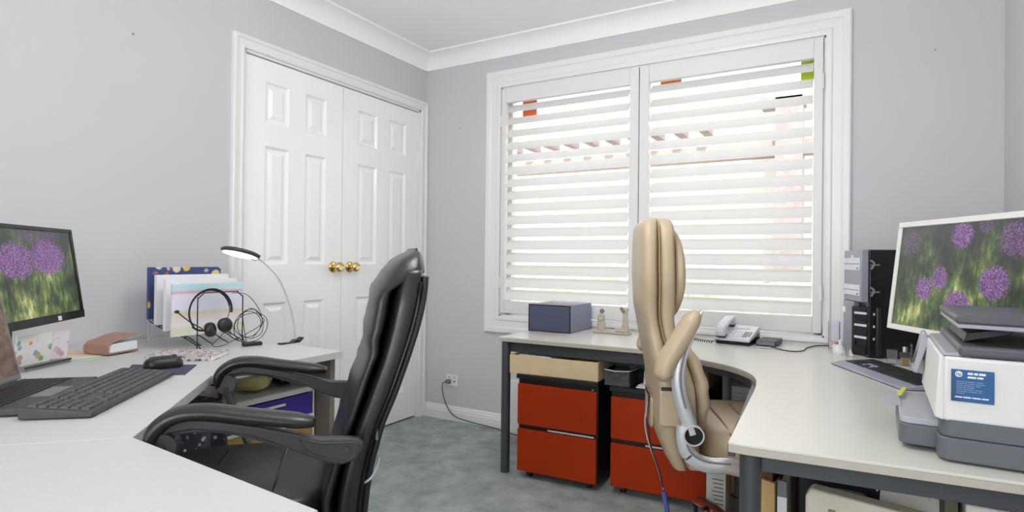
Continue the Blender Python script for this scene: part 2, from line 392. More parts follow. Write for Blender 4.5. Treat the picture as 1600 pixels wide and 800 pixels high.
# ------------------------------------------------------------------ right desk
RZ = .672
rd = empty('office_desk', (0, 0, 0), 0, 'pale L-shaped desk under the window with curved inner edge and charcoal steel legs', 'desk')
cur = [(2.266, -1.80), (2.252, -1.45), (2.243, -1.22), (2.234, -1.114), (2.218, -1.027), (2.195, -.962), (2.161, -.906), (2.125, -.862), (2.081, -.823), (2.001, -.777), (1.92, -.733), (1.83, -.682), (1.714, -.625)]
cs = [(p.x, p.y) for p in spline([(a, b, 0) for a, b in cur[2:]], 4)]
poly = [(.983, -.035), (.983, -.640)] + [(1.35, -.632)] + cs[::-1] + [cur[1], (2.266, -1.80), (2.30, -1.803), (3.03, -1.745), (3.03, -.035)]
MB().prism(poly, RZ - .006, RZ).build('desktop', M_rdesk, rd, bevel=.001)
MB().prism(poly, RZ - .022, RZ - .0062).build('edge_band', M_rdedge, rd, bevel=.001)
MB().box(1.02, 1.72, -.606, -.588, .598, RZ - .023).build('apron', M_steel, rd, bevel=.001)
MB().prism([(2.295, -1.757), (3.0, -1.712), (3.0, -1.695), (2.295, -1.74)], .606, RZ - .023).build('apron', M_steel, rd, bevel=.001)
MB().prism([(1.72, -.606), (2.00, -.748), (2.13, -.835), (2.19, -.94), (2.21, -1.03), (2.255, -1.74), (2.27, -1.74), (2.225, -1.02), (2.203, -.93), (2.142, -.825), (2.01, -.735), (1.72, -.588)][::-1], .622, RZ - .023).build('apron', M_steel, rd, bevel=.001)
for x, y in ((1.010, -.612), (2.305, -1.757), (2.99, -1.70), (1.02, -.09), (2.99, -.09)):
    MB().cyl((x, y, 0), (x, y, RZ - .023), .0225, seg=24).build('leg', M_steel, rd)
M_leggrey = mat('grey_steel', srgb(140, 142, 142), .4, metal=.3)
MB().cyl((2.055, -.585, 0), (2.055, -.585, RZ - .023), .018, seg=20).build('leg', M_leggrey, rd)['label'] = 'light grey inner leg'
# ------------------------------------------------------------------ office chair helpers
def back_loft(zs, ff, rf, wf, e=3.2, n=36, yo=0, tx=lambda z, q: 0):
    rings = []
    for z in zs:
        f, r, w_ = ff(z), rf(z), wf(z)
        rings.append([p + Vector((tx(z, p.y), 0, 0)) for p in srect((f + r) / 2, yo, (f - r) / 2, w_, z, n, e)])
    return MB().loft(rings)
def frange(a, b, n): return [a + (b - a) * i / (n - 1) for i in range(n)]
def star_base(root, cx, rz0, m_leg, m_hub, cap=None, r=.30, seat_z=.40, lift=0):
    b = MB().lathe([(.001, .07), (.045, .07), (.05, .09), (.045, .12), (.032, .14), (.001, .14)], (cx, 0, 0)); b.build('hub', m_hub, root)
    MB().cyl((cx, 0, .12), (cx, 0, .26), .026).cyl((cx, 0, .26), (cx, 0, seat_z), .016).build('gas_lift', M_black, root)
    for k in range(5):
        a = rz0 + k * 2 * math.pi / 5; c, s_ = math.cos(a), math.sin(a)
        P = [(cx + c * .03, s_ * .03, .112 + lift * .4), (cx + c * .16, s_ * .16, .108 + lift * .8), (cx + c * r, s_ * r, .078 + lift)]
        lg = MB().tube(P, lambda t: .018 - .006 * t, ry=lambda t: .024 - .006 * t, flat=(0, 0, 1)).build('leg', m_leg, root)
        if cap: MB().tube([(cx + c * .07, s_ * .07, .126 + lift * .6), (cx + c * .16, s_ * .16, .124 + lift * .8), (cx + c * (r - .04), s_ * (r - .04), .101 + lift)], .009, ry=.017, flat=(0, 0, 1)).build('wooden_cap', cap, lg)
        cs_ = MB(); ux, uy = -s_, c
        for sg in (-1, 1):
            p = Vector((cx + c * r + ux * .014 * sg, s_ * r + uy * .014 * sg, .026)); q = p + Vector((ux, uy, 0)) * .014 * sg
            cs_.cyl(p, q, .026, seg=18)
        cs_.cyl((cx + c * r, s_ * r, .03), (cx + c * r, s_ * r, .075 + lift), .008, seg=10).box(-.012, .012, -.012, .012, .03, .052, Matrix.Translation((cx + c * r, s_ * r, 0)) @ Matrix.Rotation(a, 4, 'Z'))
        cs_.build('caster', M_black, root)
# ------------------------------------------------------------------ black chair
bc = empty('office_chair', (1.3582, -2.0982, 0), math.atan2(-.712, -.702), 'high-backed black leather office chair with padded arms at the left desk', 'chair')
BF = [(.36, .002), (.41, 0), (.50, -.008), (.57, -.025), (.66, -.052), (.73, -.074), (.82, -.105), (.89, -.12), (.94, -.128), (.98, -.139), (1.02, -.157), (1.05, -.18), (1.07, -.207), (1.08, -.226)]
BR = [(.36, -.105), (.44, -.117), (.50, -.122), (.57, -.132), (.66, -.154), (.73, -.183), (.82, -.214), (.89, -.236), (.94, -.248), (1.0, -.258), (1.04, -.259), (1.06, -.252), (1.075, -.242), (1.08, -.234)]
f_ = lambda z: interp(BF, z); r_ = lambda z: interp(BR, z)
WB = [(.36, .205), (.42, .235), (.6, .255), (.8, .26), (.95, .25), (1.02, .225), (1.055, .19), (1.07, .15), (1.08, .10)]
wB = lambda z: interp(WB, z)
zs = frange(.37, 1.01, 30) + [1.02, 1.028]
back_loft(zs, lambda z: r_(z) + .66 * (f_(z) - r_(z)), lambda z: r_(z) + .012, wB, 5).build('backrest', M_bleather, bc, sharp=60)
back_loft(frange(.40, 1.012, 24), lambda z: r_(z) + .02, lambda z: r_(z) - .002, lambda z: wB(z) * .955, 6).build('back_panel', M_bleather, bc, sharp=60)
# seam piping round the rear panel
for sg in (-1, 1):
    MB().tube([(r_(z) + .022, sg * (wB(z) * .998), z) for z in frange(.40, 1.0, 12)], .0035, seg=6, res=2).build('piping', M_blackg, bc)
def wr(z, y): return .006 * noise.noise((z * 26, y * 5, 1)) + .003 * math.sin(z * 60) * math.exp(-((z - .93) / .05) ** 2)
zc_ = frange(.44, .80, 18) + frange(.805, 1.05, 18) + [1.06, 1.068, 1.074, 1.079, 1.082, 1.084]
def pf(z):
    puff = .004 * abs(math.sin((z - .44) / .36 * math.pi * 3)) if z < .8 else .014 * math.sin(math.pi * min(1, (z - .80) / .27)) ** .6
    return f_(min(z, 1.08)) + puff - .004
back_loft(zc_, pf, lambda z: r_(min(z, 1.08)) + (.70 - .70 * min(1, max(0, (z - .985) / .035)) ** .7) * (f_(min(z, 1.08)) - r_(min(z, 1.08))) - .004, lambda z: wB(min(z, 1.078)) * .97, 3.0, tx=wr).build('front_cushion', M_bleather, bc, sharp=70)
# zip tab and label loop on the seam
bx('zip_tab', M_mgrey, (r_(.66) + .016, r_(.66) + .022, wB(.66) * .955, wB(.66) * .955 + .006, .63, .70), bc, .001)
MB().tube([(-.100, .238, .525), (-.122, .240, .538), (-.137, .232, .560), (-.143, .220, .580)], .003, seg=6).build('pull_cord', M_lgrey, bc)
# seat
sr = [srect(.20, 0, .235 * k, .255 * k, z, 40, 4) for z, k in ((.40, .90), (.41, .97), (.44, 1), (.47, 1), (.490, .97), (.500, .90), (.506, .70), (.508, .3))]
sm = MB().loft(sr).build('seat', M_bleather, bc, sharp=60)
for x in (.10, .26): MB().tube([(x, -.235, .497), (x, -.1, .508), (x, .1, .508), (x, .235, .497)], .0035, seg=6).build('seam', M_blackg, sm)
bx('seat_plate', M_black, (.05, .35, -.13, .13, .36, .40), bc, .006)
bx('back_bracket', M_black, (-.10, .08, -.05, .05, .365, .385), bc, .004)
for sg in (1, -1):
    y = .312 if sg > 0 else -.296
    top = [(.315, .672), (.312, .705), (.295, .728), (.262, .745), (.21, .747), (.14, .735), (.06, .722), (.0, .712)]
    pad = MB().tube([(x, y, z - .014) for x, z in top], lambda t: .0165 * min(1, (.45 + 4 * t), (.6 + 4 * (1 - t))), ry=lambda t: .034 * min(1, (.5 + 5 * t), (.55 + 5 * (1 - t))), seg=18, res=6, flat=(0, 0, 1))
    pad.build('arm_pad', M_bleather, bc, sharp=70)
    up_ = [(.315, .690), (.300, .706), (.280, .718), (.24, .722), (.19, .714), (.12, .700), (.05, .682), (-.012, .664), (-.072, .661), (-.094, .658), (-.104, .645)]
    lo_ = [(-.102, .632), (-.088, .613), (-.059, .604), (-.026, .611), (.014, .628), (.066, .655), (.12, .677), (.18, .692), (.24, .700), (.28, .695), (.300, .680), (.305, .66)]
    MB().prism(up_ + lo_, y - .013, y + .013, 'y').build('arm_frame', M_arm, bc, bevel=.004, seg=3)
    ins = [(.03, .668), (-.012, .655), (-.07, .652), (-.090, .648), (-.093, .640), (-.083, .620), (-.058, .613), (-.028, .620), (.012, .638)]
    yy = y + sg * .013; r = MB().tube([(a, yy, b_) for a, b_ in ins], .0028, seg=6, res=3, closed=True); r.build('arm_rib', M_arm, bc)
    MB().cyl((-.068, yy - sg * .002, .638), (-.068, yy + sg * .004, .638), .008, .006, 16).cyl((-.068, y - sg * .013, .638), (-.068, y - sg * .06, .638), .008, seg=12).build('bolt', M_dgrey, bc)
    MB().cyl((.292, y - sg * .016, .668), (.292, y + sg * .018, .668), .030, .028, 28).cyl((.292, y + sg * .018, .668), (.292, y + sg * .021, .668), .007, seg=14).build('pivot_disc', M_arm, bc, bevel=.002)
    MB().tube([(.285, y, .690), (.24, y, .695), (.18, y, .690), (.12, y, .672), (.07, y, .652)], .0045, seg=8).build('inner_bar', M_arm, bc)
    MB().tube([(.292, y, .660), (.275, y, .60), (.24, y - sg * .01, .52), (.20, y - sg * .05, .43), (.20, y - sg * .12, .392)], .011, ry=.022, seg=12, flat=(1, 0, 0)).build('arm_upright', M_arm, bc)
def bake(root, k, dz):
    done = set()
    for o in root.children_recursive:
        if o.data.name not in done: done.add(o.data.name); o.data.transform(Matrix.Translation((0, 0, dz)) @ Matrix.Scale(k, 4))
bpy.context.view_layer.update(); bake(bc, .92, .0846)
star_base(bc, .15, .2, M_black, M_black, None, .28, .42)
# ------------------------------------------------------------------ tan chair
tc = empty('office_chair', (1.983, -1.084, 0), R(22.97), 'high-backed tan leather office chair with silver flip-up arms at the right desk', 'chair')
TR = [(.33, .010), (.363, -.023), (.432, -.065), (.503, -.092), (.598, -.098), (.669, -.103), (.788, -.128), (.907, -.150), (1.026, -.155), (1.10, -.154), (1.146, -.153), (1.172, -.151), (1.187, -.144), (1.196, -.130), (1.200, -.108)]
TM = [(.33, .045), (.40, .045), (.50, .030), (.60, .022), (.68, .016), (.76, -.010), (.82, -.032), (.87, -.044), (.97, -.041), (1.07, -.043), (1.14, -.043), (1.172, -.045), (1.187, -.051), (1.196, -.065), (1.200, -.085)]
TW = [(.33, .15), (.37, .19), (.45, .225), (.55, .245), (.66, .25), (.76, .225), (.84, .205), (.9, .21), (1.0, .225), (1.1, .220), (1.15, .205), (1.175, .185), (1.19, .16), (1.2, .11)]
tr_ = lambda z: interp(TR, z); tm_ = lambda z: interp(TM, z); tw_ = lambda z: interp(TW, z)
zz = [.405, .410, .42] + frange(.435, 1.15, 32) + [1.165, 1.178, 1.188, 1.195, 1.199]
sp = lambda z: tr_(z) + .52 * (tm_(z) - tr_(z))
back_loft(zz, lambda z: sp(z) + .004, tr_, lambda z: tw_(z) * .985, 3.6, 40).build('rear_cushion', M_tan, tc, sharp=60)
back_loft(zz[1:-1], lambda z: tm_(z) + .002, lambda z: sp(z) - .006, tw_, 4.0, 40, tx=lambda z, y: .004 * noise.noise((z * 9, y * 9, 0))).build('backrest', M_tan, tc, sharp=60)
for sg in (-1, 1):
    MB().tube([(sp(z) - .001, sg * (tw_(z) * .995 - .002), z) for z in frange(.43, 1.17, 16)], .003, seg=6, res=2).build('piping', M_tandark, tc)
    MB().tube([(tr_(z) + .020, sg * (tw_(z) * .90), z) for z in frange(.42, 1.15, 16)], .003, seg=6, res=2).build('piping', M_tandark, tc)
hz = frange(.875, 1.158, 16)
hp = lambda z: max(0.02, math.sin(math.pi * (z - .868) / .297)) ** .45
back_loft(hz, lambda z: tm_(z) + .004 + .034 * hp(z), lambda z: tm_(z) - .012, lambda z: .06 + .150 * hp(z), 3, 36).build('headrest', M_tan, tc, sharp=70)
lz = frange(.50, .838, 24); lpf = lambda z: max(.02, math.sin(math.pi * (z - .49) / .358)) ** .45
back_loft(lz, lambda z: tm_(z) + .002 + .046 * lpf(z) + .003 * math.sin(z * 95), lambda z: tm_(z) - .012, lambda z: .08 + .165 * lpf(z), 3, 36, tx=lambda z, y: .004 * noise.noise((z * 24, y * 7, 3))).build('lumbar_cushion', M_tan, tc, sharp=70)
# fabric pouch on the rear with its cord
pk = MB().prism(rrect(-.085, .085, .50, .60, .015), -.106, -.094, 'x').build('rear_pouch', M_tan, tc, bevel=.004)
bx('pouch_mouth', M_black, (-.1075, -.1055, -.07, .07, .597, .612), tc, .002)
MB().prism(rrect(-.098, -.022, .555, .665, .012), -.262, -.236, 'y').build('side_pouch', M_tan, tc, bevel=.006, seg=3)
bx('pouch_mouth', M_black, (-.092, -.030, -.259, -.240, .660, .672), tc, .003)
# seat
sr = [srect(.285, 0, .245 * k, .25 * k, z, 40, 4) for z, k in ((.425, .90), (.435, .97), (.46, 1), (.50, 1), (.522, .97), (.533, .90), (.538, .72), (.535, .35))]
st_ = MB().loft(sr).build('seat', M_tan, tc, sharp=60)
for x in (.12, .20, .28, .36, .44): MB().tube([(x, -.222, .527), (x, -.1, .539), (x, .1, .539), (x, .222, .527)], .0035, seg=6).build('seam', M_tandark, st_)
bx('seat_plate', M_black, (.13, .42, -.13, .13, .39, .425), tc, .005)
MB().tube([(.20, 0, .40), (.05, 0, .385), (-.02, 0, .42), (-.02, 0, .5)], .012, ry=.035, flat=(0, 0, 1)).build('back_bracket', M_black, tc)
for sg in (-1, 1):
    y = sg * .292
    U = [(.016, .912), (-.006, .868), (-.028, .818), (-.044, .765), (-.050, .715), (-.046, .672), (-.034, .625), (-.018, .580), (-.008, .548)]
    um = MB().tube([(a, y, b_) for a, b_ in U], lambda t: .017 + .006 * t - .012 * max(0, 1 - t * 5), ry=.018, seg=16, res=6, flat=(1, 0, 0)); um.build('arm_tube', M_silver, tc, sharp=70)
    MB().tube([(a + .004, y + sg * .0155, b_) for a, b_ in U[1:-2]], .004, seg=6, res=4).build('arm_groove', M_mgrey, tc)
    Lw = [(-.030, .572), (-.030, .53), (-.020, .493), (.006, .468), (.045, .457), (.10, .457), (.17, .452), (.22, .445)]
    lm = MB().tube([(a, y if i < 6 else y - sg * (.03 if i == 6 else .10), b_ if i < 6 else b_ - .02 * (i - 5)) for i, (a, b_) in enumerate(Lw)], .0235, ry=.016, seg=16, res=6, flat=(-.6, 0, .8)); lm.build('arm_base', M_silver, tc, sharp=70)
    MB().tube([(a, y + sg * .0145, b_) for a, b_ in [(-.026, .520), (-.014, .497), (.012, .479), (.05, .470), (.10, .469)]], .0035, seg=6, res=4).build('arm_groove', M_mgrey, tc)
    MB().lathe([(.030, -.018), (.031, .016), (.030, .0195), (.0265, .0195), (.0255, .014), (.001, .014)], (-.006, y, .546), 32, Matrix.Rotation(R(-90 * sg), 4, 'X').to_3x3()).build('pivot_ring', M_silver, tc, sharp=50)
    MB().cyl((-.006, y + sg * .0145, .546), (-.006, y + sg * .0165, .546), .0255, seg=28).build('pivot_cap', M_blackg, tc)
    pd = MB().tube([(.004, y, .908), (-.022, y, .865), (-.052, y, .812), (-.078, y, .765), (-.092, y, .728), (-.090, y, .702)], lambda t: .024 * min(1, .55 + 3.5 * t, .5 + 3.5 * (1 - t)) + .006 * math.sin(t * math.pi), ry=lambda t: .040 * min(1, .5 + 4 * t, .5 + 4 * (1 - t)), seg=20, res=6, flat=(-1, 0, .4))
    pd.build('arm_pad', M_tan, tc, sharp=70)
    MB().cyl((-.026, y - sg * .005, .475), (-.026, y - sg * .028, .470), .006, seg=10).build('bolt', M_chrome, tc)
M_brwood = mat('dark_brown_wood', srgb(92, 52, 40), .35, var=.1, nscale=20)
star_base(tc, .20, R(105), M_chrome, M_chrome, M_brwood, .32, .39, .035)
#PART3
# ------------------------------------------------------------------ drawer cabinets under the right desk
def cabinet(loc, rz, w_, d_, h, label):
    c = empty('drawer_cabinet', loc, rz, label, 'cabinet', 'orange drawer cabinets under the right desk')
    z0 = .036
    bx('carcass', M_cab, (.0, w_, .02, d_, z0, h - .022), c, .002); bx('top_panel', M_cab, (-.004, w_ + .004, -.002, d_, h - .02, h), c, .002)
    zm = z0 + (h - .045 - z0) * .51
    for za, zb in ((z0 + .002, zm - .011), (zm + .011, h - .045)):
        bx('drawer', M_orange, (.003, w_ - .003, 0, .019, za, zb), c, .0015)
    MB().box(.16, w_ - .015, .004, .012, zm - .006, zm + .001).build('handle_strip', M_lgrey, c)
    MB().cyl((w_ - .02, .004, h - .036), (w_ - .02, -.003, h - .036), .005, seg=14).build('lock', M_chrome, c)
    for x in (.05, w_ - .05):
        for y in (.05, d_ - .05):
            MB().cyl((x - .011, y, .018), (x + .011, y, .018), .018, seg=18).cyl((x, y, .02), (x, y, z0 + .002), .008, seg=10).build('caster', M_black, c)
    return c
cabinet((1.099, -.655, 0), R(3), .405, .50, .502, 'two-drawer burnt orange and black cabinet at the left end, under the wooden box')
cabinet((1.556, -.605, 0), R(3), .42, .50, .486, 'two-drawer burnt orange and black cabinet behind the tan chair, under the clear bin')
b = empty('wooden_box', (1.052, -.648, .503), R(3), 'pale wooden box tray lying on the left orange cabinet', 'box')
t_ = .010
bx('front_board', M_wood, (0, .452, 0, t_, 0, .087), b, .001); bx('rear_board', M_wood, (0, .452, .33, .34, 0, .087), b, .001)
bx('side_board', M_wood, (0, t_, t_, .33, 0, .087), b, .001); bx('side_board', M_wood, (.442, .452, t_, .33, 0, .087), b, .001); bx('bottom_board', M_wood, (t_, .442, t_, .33, 0, .008), b, .001)
tag(bx('paper_sheet', M_paper, (1.075, 1.25, -.60, -.40, .512, .588), bevel=.002), 'white papers stacked inside the pale wooden box', 'papers')
MB_ = MB()
for k in range(7): MB_.tube([(1.28 + .02 * k, -.60, .514), (1.29 + .02 * k, -.60 + .02 * random.random(), .575 + .012 * random.random()), (1.31 + .02 * k, -.55, .52)], .005, seg=6)
tag(MB_.build('cable_bundle', M_cable), 'bundle of dark cables lying inside the pale wooden box', 'cable')
cb = empty('clear_bin', (1.52, -.585, .487), R(3), 'clear plastic bin full of dark cables on the second orange cabinet', 'bin')
bw, bd, bh = .115, .20, .070
p = MB().box(0, bw, 0, .0025, 0, bh).box(0, bw, bd - .0025, bd, 0, bh).box(0, .0025, 0, bd, 0, bh).box(bw - .0025, bw, 0, bd, 0, bh).box(0, bw, 0, bd, 0, .003); p.build('tub', M_clear, cb)
MB().tube([(0, 0, bh), (bw, 0, bh), (bw, bd, bh), (0, bd, bh)], .003, seg=6, res=2, closed=True).build('rim', M_lgrey, cb)
q = MB()
for k in range(16):
    x, y, z = random.uniform(.02, bw - .02), random.uniform(.02, .10), random.uniform(.012, .055)
    q.tube([(x, y, z), (min(bw - .016, max(.016, x + random.uniform(-.02, .02))), y + .03, z + .008), (min(bw - .016, x + .03), y + .05, z)], random.choice((.004, .006, .008)), seg=6)
tag(q.build('loose_cables', M_dgrey), 'dark loose cables heaped inside the clear bin', 'cables', kind='stuff').location = (1.52, -.583, .488)
bpy.context.object if False else None
for i, (x, y, z, rx, rz, s) in enumerate(((1.735, -.53, .489, 0, 3, (.14, .10, .004)), (1.735, -.52, .494, 0, -14, (.12, .09, .003)), (1.735, -.50, .524, 38, 15, (.11, .08, .003)))):
    lab = ['white papers lying flat at the bottom of the pile beside the clear bin', 'white card lying crooked on the papers beside the clear bin', 'white folded card leaning up on the papers beside the clear bin'][i]
    o = MB().box(-s[0] / 2, s[0] / 2, -s[1] / 2, s[1] / 2, 0, s[2]).build('paper_sheet', M_paper, None, bevel=.0005, loc=(x, y, z), rot=(R(rx), 0, R(rz))); tag(o, lab, 'papers', 'papers on the second orange cabinet')
tag(bx('carton', M_kraft, (1.845, 1.955, -.46, -.30, .488, .575), bevel=.003), 'small brown cardboard carton under the desk behind the tan chair', 'carton')
tag(bx('white_board', M_white, (.70, 1.02, -.055, -.018, .0, .325), bevel=.004), 'white panel standing against the wall behind the left orange cabinet', 'panel')
# stack under the curved corner
lb = empty('storage_carton', (2.00, -.54, 0), 0, 'brown storage carton on the floor under the curved desk corner', 'carton')
MB().box(0, .29, .0, .30, 0, .362).build('body', M_kraft, lb, bevel=.003); MB().box(-.004, .294, -.004, .304, .363, .392).build('lid', M_kraft, lb, bevel=.003)
M_pink = mat('dusty_pink_card', srgb(196, 140, 142), .6, var=.08)
tag(bx('box_file', M_pink, (2.035, 2.25, -.525, -.30, .393, .430), bevel=.004), 'dusty pink box file on the brown storage carton', 'box file')
zz0 = .431
for i, (h_, c_, lab) in enumerate(((.020, M_paper2, 'thick offwhite paper wad lowest in the pile on the pink file'), (.012, M_pink, 'thin pink folder second from the bottom of the pile'), (.022, M_paper2, 'pale grey folder in the middle of the pile on the pink file'), (.018, M_paper, 'white paper folder second from the top of the pile'), (.026, M_paper, 'crumpled pale plastic sleeve topmost on the pile under the desk'))):
    dx = random.uniform(-.008, .008)
    tag(bx('folder', c_, (2.04 + dx, 2.24 + dx, -.525 + dx, -.31, zz0, zz0 + h_), bevel=.003), lab, 'folder', 'pile of folders under the curved corner'); zz0 += h_ + .001
M_purple = mat('deep_purple_card', srgb(52, 40, 84), .5)
tag(MB().box(0, .045, 0, .19, 0, .50).build('binder', M_purple, bevel=.003, loc=(1.985, -.232, 0)), 'deep purple binder standing under the desk behind the brown carton', 'binder')
tb = empty('printed_carton', (1.998, -.70, 0), R(0), 'white printed carton standing on the floor beside the second orange cabinet', 'carton')
bx('body', M_paper2, (0, .075, 0, .088, 0, .235), tb, .002)
M_ink = mat('grey_ink', srgb(110, 108, 112), .7)
for k in range(7): bx('print_line', M_ink, (.022 + .004 * (k % 3), .066, -.0006, .0002, .19 - k * .016, .194 - k * .016), tb, 0)
# floor items seen under the front edge of the right desk
ls = empty('low_shelf', (2.30, -1.56, 0), 0, 'low black shelf on the floor under the front of the right desk', 'shelf')
bx('shelf_board', M_cab, (-.05, .68, 0, .31, .16, .18), ls, .002)
for x in (.0, .65): bx('side_board', M_cab, (x, x + .02, 0, .31, 0, .16), ls, .002)
kf = empty('magazine_file', (2.262, -1.50, .181), 0, 'kraft card magazine file standing behind the front desk leg', 'magazine file')
MB().prism([(0, 0), (.068, 0), (.066, .315), (.006, .325)], 0, .012, 'y').build('front_board', M_kraft, kf, bevel=.001)
MB().prism([(.012, 0), (.24, 0), (.24, .27), (.012, .315)], 0, .004, 'x').build('side_board', M_kraft, kf, bevel=.001)
MB().prism([(.012, 0), (.24, 0), (.24, .27), (.012, .315)], .063, .067, 'x').build('side_board', M_kraft, kf, bevel=.001)
M_rust = mat('rust_brown_card', srgb(96, 58, 28), .7, var=.3, nscale=40)
tag(bx('folder', M_rust, (2.270, 2.322, -1.485, -1.27, .182, .535), bevel=.002), 'rust brown folders inside the kraft magazine file', 'folder')
bf = empty('binder', (2.334, -1.50, .181), 0, 'slim white binder with grey spine top beside the kraft file', 'binder')
bx('spine', M_white, (0, .022, 0, .012, 0, .285), bf, .001); bx('spine_label', M_mgrey, (.0, .022, -.001, .011, .286, .325), bf, .001); bx('pages', M_paper2, (.003, .019, .012, .22, .0, .30), bf, .001)
bb = empty('black_case', (2.368, -1.445, .181), 0, 'black equipment case standing beside the slim white binder', 'case')
bx('body', M_black, (0, .28, .06, .19, 0, .345), bb, .01); MB().tube([(.08, .035, .28), (.09, .02, .30), (.15, .02, .30), (.16, .035, .28)], .006, seg=8).build('handle', M_mgrey, bb)
bg = empty('label_printer', (2.398, -1.515, .181), R(-4), 'offwhite desktop machine with sloped lid under the right desk', 'machine')
M_beige = mat('aged_white_plastic', srgb(214, 208, 194), .45, var=.02)
MB().prism([(0, 0), (.25, 0), (.25, .30), (.245, .31), (.012, .325), (0, .305)], 0, .05, 'y').build('body', M_beige, bg, bevel=.006, seg=3)
bx('button', M_mgrey, (.05, .065, -.002, .004, .27, .285), bg, .001); bx('feed_slot', M_black, (.02, .2, .0505, .058, .15, .22), bg, .001)
tag(MB().prism([(0, 0), (.13, 0), (.125, .17), (.01, .19)], 0, .003, 'y', Matrix.Rotation(R(-18), 4, 'X')).build('paper_sheet', M_paper2, loc=(2.545, -1.458, .181 + .165), rot=(0, 0, R(-5))), 'printed paper sheet propped up under the right desk', 'papers')
M_olive = mat('olive_card', srgb(92, 92, 66), .6)
tag(bx('binder', M_olive, (2.675, 2.70, -1.50, -1.28, .181, .545), bevel=.002), 'olive green binder standing under the right desk', 'binder')
wb_ = empty('white_box', (2.715, -1.51, .181), 0, 'white lidded box at the right end under the desk', 'box')
bx('body', M_white, (0, .23, 0, .24, 0, .31), wb_, .004); bx('lid', M_white, (-.004, .234, -.004, .244, .311, .352), wb_, .004)
for i, pts in enumerate(([(2.552, -1.49, .60), (2.551, -1.49, .57), (2.548, -1.49, .52)], [(2.60, -1.49, .60), (2.618, -1.49, .57), (2.65, -1.49, .52)])):
    tag(MB().tube(pts, .0022, seg=6).build('cord', M_lgrey), ['thin grey cord hanging under the right desk, left one', 'thin grey cord hanging under the right desk, slanting right one'][i], 'cord')
# ------------------------------------------------------------------ objects on the right desk
sb = empty('storage_box', (.988, -.338, RZ), 0, 'smoky blue clear plastic storage box at the left end of the right desk', 'box')
W_, D_, H_ = .245, .285, .145
bx('front_flap', M_bluebox, (0, W_, 0, .003, .004, H_ - .004), sb, .001)
MB().box(0, .0025, .003, D_, 0, H_).box(W_ - .0025, W_, .003, D_, 0, H_).box(0, W_, D_ - .003, D_, 0, H_).box(0, W_, .003, D_, 0, .003).build('body', M_sideplastic, sb)
bx('lid', M_clear, (-.001, W_ + .001, .0, D_, H_ - .003, H_), sb, .001)
MB().box(-.001, W_ + .001, -.002, .004, 0, .004).box(-.001, W_ + .001, -.002, .004, H_ - .004, H_).box(-.001, .003, -.002, .004, 0, H_).box(W_ - .003, W_ + .001, -.002, .004, 0, H_).build('edge_frame', M_blackg, sb)
bx('divider', M_clear, (.003, W_ - .003, .004, D_ - .004, .085, .087), sb, 0)
M_navy = mat('navy_cloth', srgb(40, 44, 70), .8, var=.2); M_olv = mat('olive_grey_cloth', srgb(120, 118, 104), .8, var=.1)
for i, (m_, c_, s_, l_) in enumerate(((M_navy, (1.11, -.20, .784), (.085, .10, .024), 'dark navy bundle in the upper half of the blue storage box'), (M_olv, (1.11, -.22, .7105), (.09, .09, .03), 'olive grey bundle in the lower half of the blue storage box'))):
    tag(MB().ball((0, 0, 0), 1, 22, s_).build('cloth_bundle', m_, loc=c_), l_, 'bundle')
M_stone = mat('stone_figurine', srgb(186, 178, 164), .7, var=.08, nscale=60, bump=.2); M_stoned = mat('mossy_stone', srgb(122, 120, 100), .7, var=.15, nscale=60)
fg = empty('figurine', (1.41, -.20, RZ), R(-2), 'pale stone figurine of two small figures on a flat base by the window', 'figurine')
bx('base', M_stone, (-.097, .10, -.03, .03, 0, .016), fg, .004)
MB().lathe([(.001, 0), (.026, 0), (.023, .03), (.018, .06), (.019, .078), (.010, .088), (.001, .09)], (-.06, 0, .016), 18).build('robe', M_stone, fg); MB().ball((-.056, 0, .116), .0125).build('head', M_stoned, fg)
MB().tube([(-.07, -.012, .088), (-.055, -.02, .07), (-.044, -.012, .085)], .006, seg=8).build('arm', M_stone, fg)
MB().lathe([(.001, 0), (.022, 0), (.016, .035), (.013, .08), (.015, .095), (.001, .10)], (.075, 0, .016), 18).build('robe', M_stone, fg); MB().ball((.080, 0, .128), .0125).build('head', M_stone, fg)
MB().prism([(.068, .075), (.062, .105), (.046, .128), (.044, .142), (.060, .138), (.072, .12)], -.004, .004, 'y').build('wing', M_stoned, fg, bevel=.002)
bx('inscribed_block', M_stone, (.03, .10, -.034, -.022, .016, .036), fg, .002)
# telephone
M_tel = mat('telephone_plastic', srgb(206, 206, 214), .35, var=.01)
tp = empty('telephone', (1.945, -.255, RZ), R(-8), 'light grey desk telephone with handset on the right desk', 'telephone')
MB().prism([(0, 0), (.165, 0), (.165, .045), (.16, .05), (.0, .018)], 0, .155, 'x').build('foot', M_blackg, tp, bevel=.003)
MB().prism([(-.004, .016), (.160, .050), (.168, .062), (.160, .078), (.0, .030)], .0, .155, 'x').build('body', M_tel, tp, bevel=.004, seg=3)
tl_ = math.atan2(.048, .160); KM = Matrix.Translation((0, 0, .0305)) @ Matrix.Rotation(tl_, 4, 'X')
def onpan(nm, m_, x0, x1, y0, y1, h_): MB().box(x0, x1, y0, y1, 0, h_, KM).build(nm, m_, tp, bevel=.0006)
onpan('display', mat('lcd_grey', srgb(196, 200, 186), .3), .062, .120, .118, .146, .002)
for r in range(4):
    for c_ in range(3): onpan('key', M_white, .060 + c_ * .016, .071 + c_ * .016, .022 + r * .018, .033 + r * .018, .003)
for r in range(4):
    for c_ in range(2): onpan('key', M_mgrey, .112 + c_ * .012, .121 + c_ * .012, .022 + r * .018, .030 + r * .018, .0025)
onpan('volume_key', M_mgrey, .138, .144, .03, .085, .0025)
HM = Matrix.Translation((.026, .0, .034)) @ Matrix.Rotation(tl_, 4, 'X')
